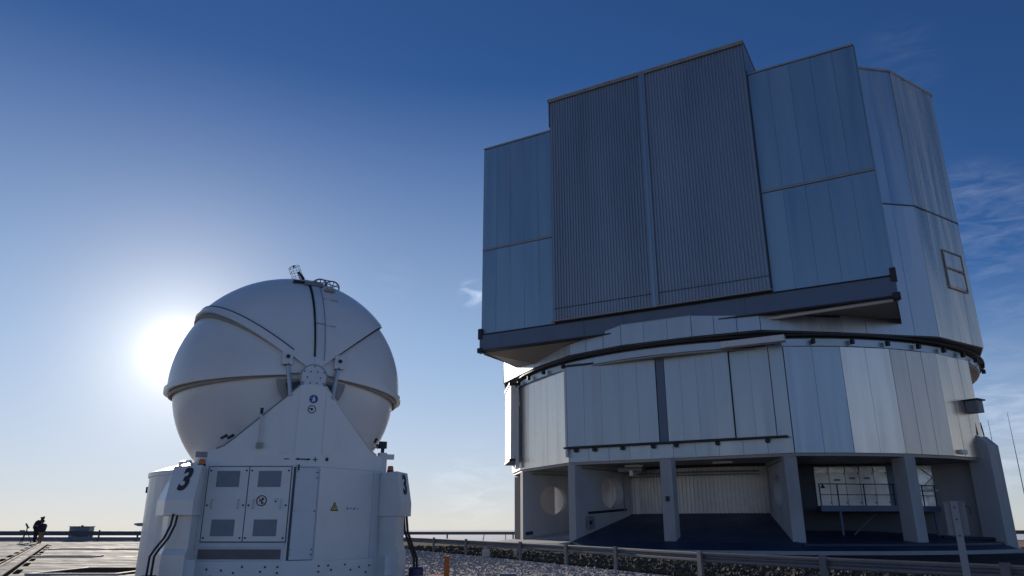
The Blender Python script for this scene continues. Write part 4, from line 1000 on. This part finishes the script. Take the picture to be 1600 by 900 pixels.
# base flange with bolts
fl = [(1.99, -1.74), (2.745, -.26), (2.745, .26), (1.99, 1.74)]
obj('base_flange', prism([PL(*p) for p in [(1.5, -1.70)] + fl + [(1.5, 1.70)]], .15, .745), 'white', dome)
for s_ in (-1, 1):
    for (ss_, zb) in ((.12, .66), (.12, .56), (.34, .66), (.42, .58), (.75, .66), (.9, .56), (1.12, .60), (1.3, .50), (1.38, .62)):
        c = L(2.745 + (1.99 - 2.745) * ss_ / 1.66 + .006, (.26 + (1.74 - .26) * ss_ / 1.66) * s_, zb); obj('bolt', disc(c, (Fp(s_, 0, 0, 1) - Fp(s_, 0, 0, 0)), .018, .012, 8), 'dark', dome)
# --- corner blocks with the number 3, mirrored
for side in (-1, 1):
    def B(a, t, z): return L(a, t * side, z)
    def loft(rings_):
        m_ = len(rings_[0]); V = [B(*p) for r_ in rings_ for p in r_]; F = [tuple(range(m_)), tuple(range((len(rings_) - 1) * m_, len(rings_) * m_))]
        for q in range(len(rings_) - 1):
            for i in range(m_): F.append((q * m_ + i, q * m_ + (i + 1) % m_, (q + 1) * m_ + (i + 1) % m_, (q + 1) * m_ + i))
        return V, F
    up = [(1.93, 1.69), (2.68, 1.90), (2.12, 2.32), (1.45, 2.42), (1.45, 1.6)]
    topz = 2.40
    pA, pB, pD = B(2.68, 1.90, 1.80), B(2.12, 2.32, 1.80), B(2.58, 1.82, topz)
    q_ = (pB - pA).cross(pD - pA); pC = B(1.93, 2.16, topz); ex = (B(1, 1, 0) - B(0, 0, 0)).normalized()
    pC = pC - ex * ((pC - pA).dot(q_) / ex.dot(q_)); rel = pC - AC; cC = (rel.dot(AA), rel.dot(AT) * side)
    o = obj('corner_block', loft([[(a, t, 1.54) for a, t in up], [(a, t, 1.80) for a, t in up], [(1.93, 1.69, topz), (2.58, 1.82, topz), (cC[0], cC[1], topz), (1.40, 2.20, topz), (1.40, 1.6, topz)]]), 'shell', dome)
    lo = [(1.95, 1.73), (2.52, 1.88), (2.02, 2.22), (1.45, 2.28), (1.45, 1.62)]
    lo2 = [(1.95, 1.73), (2.60, 1.92), (2.08, 2.26), (1.45, 2.32), (1.45, 1.62)]
    l_ = obj('lower_block', loft([[(a, t, .30) for a, t in lo2], [(a, t, .88) for a, t in lo2], [(a, t, .98) for a, t in lo], [(a, t, 1.537) for a, t in lo]]), 'white', dome)
    obj('clamp_wedge', box(B(2.30, 1.82, .62), AT, AA, Z, .10, .12, .18), 'white2', l_)
    # digit 3 on the slanted outer face
    nrm_ = (pB - pA).cross(pD - pA).normalized(); nrm_ = nrm_ if nrm_.dot(pA - AC) > 0 else -nrm_
    upv = (Z - nrm_ * nrm_.z).normalized(); rt_ = upv.cross(nrm_)
    cen = pA * .22 + pB * .22 + pC * .28 + pD * .28
    obj('digit_three', text_mesh('3', .54, cen + nrm_ * .004, rt_, upv, nrm_, .008, .018, .22), 'black', o)
    # amber beacon
    c = B(2.22, 1.80, topz)
    bc = obj('beacon_base', tube([c, c + Z * .04], .07, 12), 'dark', dome)
    obj('amber_lens', tube([c + Z * .04, c + Z * .10, c + Z * .125], [.062, .06, .045], 14), 'orange_lens', bc, smooth=True)
    # cable pair down to the ground connector
    if side < 0:
        for k in (0, .07):
            obj('cable', tube([B(2.36, 2.10 + k, 1.56), B(2.40, 2.12 + k, 1.38), B(2.42, 2.20 + k, 1.16), B(2.40, 2.32 + k, .98), B(2.36, 2.38 + k, .86), B(2.34, 2.39 + k, .50)], .020, 8), 'black', dome, smooth=True)
    else:
        for k in (0, .06):
            obj('cable', tube([B(2.02, 2.20 + k, 1.56), B(2.02, 2.24 + k, 1.25), B(2.03, 2.36 + k, .95), B(2.02, 2.46 + k, .74), B(2.0, 2.48 + k, .50)], .026, 8), 'black', dome, smooth=True)
# side knob and small lever on the round wall at far left
p_ = L(2.60 * math.cos(R(-68)), 2.60 * math.sin(R(-68)), 1.42)
dd = (p_ - AC); dd.z = 0; dd.normalize()
p_ = AC + Z * 1.38 + Vector((-math.cos(R(20)), -math.sin(R(20)), 0)) * 2.56
obj('side_lever', tube([p_, p_ + Vector((-.10, -.03, 0)), p_ + Vector((-.17, -.05, .01))], [.035, .03, .012], 8), 'grey', dome)
p_.z = 2.06; obj('side_latch', box(p_, X, Y, Z, .04, .05, .06), 'dark', dome)
# camera post on the right shoulder
c = L(1.15, 1.95, 0)
cp = obj('camera_post', join(box(c + Z * 2.60, AT, AA, Z, .085, .08, .28), box(c + Z * 2.80 + AT * .16, AT, AA, Z, .10, .05, .055), box(c + Z * 2.76 - AT * .15, AT, AA, Z, .12, .04, .04)), 'white2', dome)
obj('camera_neck', tube([c + Z * 2.88, c + Z * 2.97], .04, 8), 'black', cp)
obj('camera', join(box(c + Z * 3.05, AT, AA, Z, .075, .06, .075), tube([c + Z * 3.03 - AT * .06, c + Z * 3.01 - AT * .14], .05, 8)), 'dark', cp)
obj('stay_rod', tube([c + Z * 3.02 - AT * .1, L(1.7, 1.45, 2.86)], .014, 6), 'steel', dome); obj('rod_end', tube([L(1.7, 1.43, 2.86), L(1.7, 1.50, 2.87)], .04, 8), 'grey', dome)
obj('end_bracket', box(L(1.60, -1.66, 2.66), AT, AA, Z, .22, .04, .05), 'tan', dome)
# --- top: weather sensor in a wire cage, and the service hoop
top = sph(RT, 92, 64)
nrm_ = (top - AC - Z * SC).normalized(); tz = Z
top = sph(RT - .04, 93.5, 62)
st = obj('sensor_stand', join(tube([top - Z * .05, top + Z * .10 - AT * .03, top + Z * .24 - AT * .09], .032, 8), box(top + Z * .015, AT, AA, Z, .10, .08, .035)), 'white2', dome)
obj('sensor_head', box(top + Z * .17 - AT * .03, (AT + Z * .9).normalized(), AA, (Z - AT * .9).normalized(), .028, .035, .10), 'dark', dome)
def hoop(c, ax1, ax2, r, n=12, sq=False):
    return [c + r * (math.cos(2 * math.pi * k / n) * ax1 + math.sin(2 * math.pi * k / n) * ax2) for k in range(n)]
axc = (Z - AT * .45).normalized(); a1 = AA; a2 = axc.cross(a1); c0 = top - AT * .09 + Z * .10
cg = []
for h_ in (.04, .16, .27): cg.append(tube(hoop(c0 + axc * h_, a1, a2, .12, 10), .005, 4, closed=True))
for k in range(6):
    e = math.cos(2 * math.pi * k / 6) * a1 + math.sin(2 * math.pi * k / 6) * a2; cg.append(tube([c0 + axc * .04 + e * .12, c0 + axc * .27 + e * .12, c0 + axc * .31], .005, 4))
obj('sensor_cage', join(*cg), 'grey', dome)
obj('sensor_tip', tube([c0 + axc * .26, c0 + axc * .31], .022, 6), 'dark', dome)
hb = sph(RT, 76, 68)
HO = ((87, 60), (80, 62), (73, 63))
def hoop_pt(th_, ps, x, ra=.23, rb=.16):
    c = sph(RT - .01, th_, ps); e1 = (sph(RT, th_ - 9, ps + 5) - sph(RT, th_ + 9, ps - 5)).normalized(); e2 = (c - AC - Z * SC).normalized()
    return c + e1 * (ra * math.cos(R(x))) + e2 * (rb * math.sin(R(x)))
for th_, ps in ((84, 60), (76, 66)):
    obj('service_hoop', tube([hoop_pt(th_, ps, x, .21, .15) for x in range(0, 181, 15)], .018, 6), 'boxgrey', dome)
    for x in (50, 90, 130): obj('hoop_spoke', tube([hoop_pt(th_, ps, 90, .1, 0.0), hoop_pt(th_, ps, x, .21, .15)], .011, 6), 'boxgrey', dome)
for x in (25, 90, 155): obj('service_bar', tube([hoop_pt(84, 60, x, .21, .15), hoop_pt(76, 66, x, .21, .15)], .012, 6), 'boxgrey', dome)
c = sph(RT + .02, 88, 56); obj('top_hinge', box(c, AT, AA, Z, .20, .08, .035), 'boxgrey', dome); c = sph(RT + .02, 96, 58); obj('top_hinge', box(c, AT, AA, Z, .12, .06, .03), 'dark', dome)
c = sph(RT + .02, 79, 52); obj('hinge_flap', box(c, AT, (c - AC - Z * SC).normalized(), AA, .10, .03, .10), 'tan', dome)
# rails and transport carriage below the base, mostly out of frame
obj('undercarriage', prism([PL(*p) for p in ((2.2, -1.4), (2.2, 1.4), (-2.2, 1.4), (-2.2, -1.4))], .0, .18), 'boxgrey', dome)

# ================================================================== SMALL THINGS ON THE GROUND
# connector pillars at the ends of the cables
for (p, lab) in ((L(2.34, -2.42, 0), 'dark connector pillar with a blue cap at the left corner of the dome base'), (L(2.0, 2.52, 0), 'dark connector pillar with a blue cap at the right corner of the dome base')):
    t = thing('connector_pillar', p, lab, 'connector')
    obj('pillar', join(tube([p, p + Z * .40], .13, 12), box(p + Z * .2 - AT * .1, AT, AA, Z, .08, .09, .2)), 'dark', t)
    obj('cap', tube([p + Z * .40, p + Z * .53, p + Z * .56], [.15, .15, .12], 14), 'bluecap', t, smooth=True)
    obj('collar', tube([p + Z * .36, p + Z * .397], .155, 14), 'tan', t)
# orange steel stop
p = Vector((-1.43, 17.0, 0)); t = thing('wheel_stop', p, 'orange painted steel wheel stop on the gravel right of the dome', 'wheel stop')
obj('upright', join(box(p + Z * .36, X, Y, Z, .055, .06, .36), box(p + Z * .70 + X * .0, X, Y, Z, .060, .065, .006)), 'orange', t)
obj('foot_box', join(box(p + Vector((-.23, 0, .155)), X, Y, Z, .17, .16, .155), box(p + Vector((-.23, 0, .318)), X, Y, Z, .18, .17, .006)), 'orange', t)
obj('base_plate', box(p + Vector((-.12, 0, .012)), X, Y, Z, .36, .22, .012), 'orange', t)
# low pipe fitting with dark blue valve and pale beam
p = Vector((-.08, 15.3, 0)); t = thing('ground_fitting', p, 'dark blue fitting and pale beam on the gravel at the bottom edge', 'fitting')
obj('body', join(box(p + Z * .40, X, Y, Z, .16, .14, .065), box(p + Z * .18, X, Y, Z, .12, .11, .17)), 'beam', t)
obj('cross_arm', box(p + Vector((.22, .02, .375)), X, Y, Z, .13, .05, .03), 'bluecap', t)
obj('pale_beam', box(p + Vector((.42, -.1, .27)), (X - Z * .08).normalized(), Y, Z, .34, .09, .055), 'kerb', t)
obj('pale_arm', box(p + Vector((.08, -.16, .345)), (X * .8 - Z * .35).normalized(), Y, Z, .12, .05, .016), 'kerb', t)
obj('aerial', tube([p + Vector((.28, .02, .40)), p + Vector((.28, .02, .62))], .008, 6), 'bluecap', t)
# grey cabinet standing at the rim fence
p = Vector((-36.9, 65.4, 0)); t = thing('field_cabinet', p, 'grey equipment cabinet standing behind the rim fence left of the dome', 'cabinet')
obj('body', box(p + Z * .58, X, Y, Z, .84, .4, .56), 'boxgrey', t); obj('lid', box(p + Z * 1.165, X, Y, Z, .90, .46, .022), 'dark', t)
for s_ in (-.42, .42): obj('door', box(p + Vector((s_, -.412, .60)), X, Y, Z, .39, .01, .48), 'lowwall', t)
obj('vent_cap', tube([p + Z * 1.187, p + Z * 1.27], .09, 8), 'dark', t)
for s_ in (-.7, .7): obj('foot', box(p + Vector((s_, 0, .01)), X, Y, Z, .08, .3, .012), 'dark', t)
p = Vector((-34.7, 64.2, 0)); tag(obj('bollard', tube([p, p + Z * .85, p + Z * .9], [.07, .07, .04], 8), 'fence'), 'short dark bollard before the rim fence right of the grey cabinet', 'bollard')
# small telescope on a tripod, left of the two people
p = Vector((-35.95, 56.5, 0)); t = thing('field_tripod', p, 'small instrument on a thin tripod left of the two people', 'tripod')
for k in range(3):
    an = 2 * math.pi * k / 3 + .4; obj('leg', tube([p + Vector((.45 * math.cos(an), .45 * math.sin(an), 0)), p + Z * .95], .028, 6), 'dark', t)
obj('column', tube([p + Z * .92, p + Z * 1.12], .035, 6), 'dark', t)
obj('instrument', tube([p + Vector((-.14, 0, 1.40)), p + Vector((.0, 0, 1.2)), p + Vector((.10, 0, 1.08))], [.06, .075, .08], 8), 'boxgrey', t)
obj('tray', box(p + Vector((-.32, 0, .88)), X, Y, Z, .14, .1, .06), 'boxgrey', t)

# ------------------------------------------------------------------ people (skinned bodies)
def skin_mesh(name, pts, edges, radii, m, parent, sub=2, root=0):
    base = BASE[parent.name]
    me = bpy.data.meshes.new(name); me.from_pydata([tuple(Vector(p) - base) for p in pts], edges, [])
    o = bpy.data.objects.new(name, me); COL.objects.link(o)
    md = o.modifiers.new('skin', 'SKIN'); md.use_smooth_shade = True
    for i, r_ in enumerate(radii):
        sv = me.skin_vertices[0].data[i]; sv.radius = (r_, r_) if not isinstance(r_, tuple) else r_; sv.use_root = (i == root)
    ms = o.modifiers.new('sub', 'SUBSURF'); ms.levels = sub; ms.render_levels = sub
    dg = bpy.context.evaluated_depsgraph_get(); dg.update()
    me2 = bpy.data.meshes.new_from_object(o.evaluated_get(dg)); bpy.data.objects.remove(o); bpy.data.meshes.remove(me)
    me2.materials.clear(); me2.materials.append(M[m] if isinstance(m, str) else m)
    for pl_ in me2.polygons: pl_.use_smooth = True; pl_.material_index = 0
    o = bpy.data.objects.new(name, me2); COL.objects.link(o); o.parent = parent; BASE[o.name] = base
    return o
def hand(t, wrist, d, m='skin', r=.012):
    """palm plus four fingers and a thumb, lightly curled"""
    d = Vector(d).normalized(); s = d.cross(Z).normalized() if abs(d.z) < .9 else X.copy(); n_ = s.cross(d)
    P = [Vector(wrist), Vector(wrist) + d * .05]; E = [(0, 1)]; rr_ = [.024, .034]
    for k, ln in enumerate((.075, .085, .08, .062)):
        b = P[1] + s * (.018 * (k - 1.5)) + d * .03; i = len(P)
        P += [b, b + d * ln * .5 - n_ * .012, b + d * ln * .8 - n_ * .04]; E += [(1, i), (i, i + 1), (i + 1, i + 2)]; rr_ += [.011, .009, .008]
    i = len(P); b = P[0] + s * -.035 + d * .03
    P += [b, b - s * .018 + d * .03 - n_ * .015]; E += [(0, i), (i, i + 1)]; rr_ += [.012, .010]
    return skin_mesh('hand', P, E, rr_, m, t, 1)
def person(base, yaw, lab, lean, legm, jackm, hgt, armpose, headtilt):
    t = thing('person', base, lab, 'person')
    b = Vector(base); fw = Vector((math.cos(R(yaw)), math.sin(R(yaw)), 0)); lf = Vector((-fw.y, fw.x, 0)); k = hgt / 1.75
    def p(f, l, z): return b + (fw * f + lf * l) * k + Z * z * k
    hip = (0, .92); ln = R(lean)
    def up(d_, f=0, l=0): return p(hip[0] + math.sin(ln) * d_ + math.cos(ln) * f, l, hip[1] + math.cos(ln) * d_ - math.sin(ln) * f)
    # legs + hips
    P = [p(0, 0, .93), p(0, .09, .88), p(.03, .11, .48), p(-.03, .12, .09), p(0, -.09, .88), p(.05, -.11, .48), p(.02, -.12, .09), up(.10)]
    skin_mesh('trousers', P, [(0, 1), (1, 2), (2, 3), (0, 4), (4, 5), (5, 6), (0, 7)], [.17 * k, .13 * k, .095 * k, .07 * k, .13 * k, .095 * k, .07 * k, .16 * k], legm, t)
    for s_, f0 in ((.12, -.03), (-.12, .02)):
        skin_mesh('shoe', [p(f0 - .03, s_, .06), p(f0 + .08, s_, .05), p(f0 + .18, s_, .04)], [(0, 1), (1, 2)], [(.05, .06), (.05, .05), (.04, .035)], 'black', t)
    # jacket with sleeves
    P = [up(-.16), up(.24), up(.46), up(.56)]; E = [(0, 1), (1, 2), (2, 3)]; rr_ = [(.28 * k, .27 * k), (.29 * k, .28 * k), (.27 * k, .25 * k), (.15 * k, .15 * k)]
    hands = []
    for s_, pose in zip((1, -1), armpose):
        i = len(P); sh_ = up(.45, 0, .19 * s_); el = sh_ + fw * pose[0][0] * k + lf * pose[0][1] * s_ * k + Z * pose[0][2] * k; wr = el + fw * pose[1][0] * k + lf * pose[1][1] * s_ * k + Z * pose[1][2] * k
        P += [sh_, el, wr]; E += [(2, i), (i, i + 1), (i + 1, i + 2)]; rr_ += [.11 * k, .085 * k, .06 * k]; hands.append((wr, wr - el))
    skin_mesh('jacket', P, E, rr_, jackm, t)
    for wr, d_ in hands: hand(t, wr, d_)
    # head: neck, skull, jaw, nose, ears
    hl = R(lean + headtilt); nb = up(.54); hd = fw * math.sin(hl) + Z * math.cos(hl); ff = fw * math.cos(hl) - Z * math.sin(hl)
    c = nb + hd * .17 * k
    h_ = skin_mesh('head', [nb, nb + hd * .07 * k, c + ff * .01, c + hd * .06 * k, c + ff * .05 - hd * .07 * k, c + ff * .10 * k - hd * .01, c + lf * .085 * k, c - lf * .085 * k],
                   [(0, 1), (1, 2), (2, 3), (2, 4), (2, 5), (2, 6), (2, 7)], [.055 * k, .052 * k, .095 * k, .08 * k, .05 * k, .02, .02, .02], 'skin', t)
    skin_mesh('hair', [c + hd * .055 - ff * .02, c + hd * .075 + ff * .02, c - ff * .05, c - ff * .055 - hd * .07], [(0, 1), (0, 2), (2, 3)], [.095 * k, .075 * k, .085 * k, .055 * k], 'hair', t)
    for s_ in (-.032, .032): obj('eye', tube([c + ff * .088 * k + lf * s_, c + ff * .094 * k + lf * s_], .009, 6), 'black', t)
    return t
bA = Vector((-36.95, 59.2, 0))
person(bA, 8, 'person in dark clothes bending forward over a companion by the rim fence', 20, 'trouser', 'jacket', 1.98, (((.10, .05, -.26), (.24, -.05, .02)), ((.12, .05, -.24), (.22, -.03, .06))), 12)
bB = Vector((-34.75, 56.4, 0))
person(bB, 172, 'person in dark jacket and ochre trousers standing close to the bending one', 3, 'khaki', 'jacket', 1.68, (((.12, .12, -.22), (.20, -.10, .12)), ((.10, .14, -.22), (.20, -.12, .14))), 6)

# repeats of one kind share a group
GROUPS = {'hatch': 'covers and hatches set in the slab platform', 'mast': 'thin masts right of the large building', 'stake': 'small stakes before the rim fence',
          'marker': 'pale markers behind the guardrail', 'connector': 'connector pillars at the dome base corners', 'fence': 'fences along the platform rim', 'person': 'people by the rim fence'}
for o in bpy.data.objects:
    if o.parent is None and o.get('category') in GROUPS and 'group' not in o: o['group'] = GROUPS[o['category']]
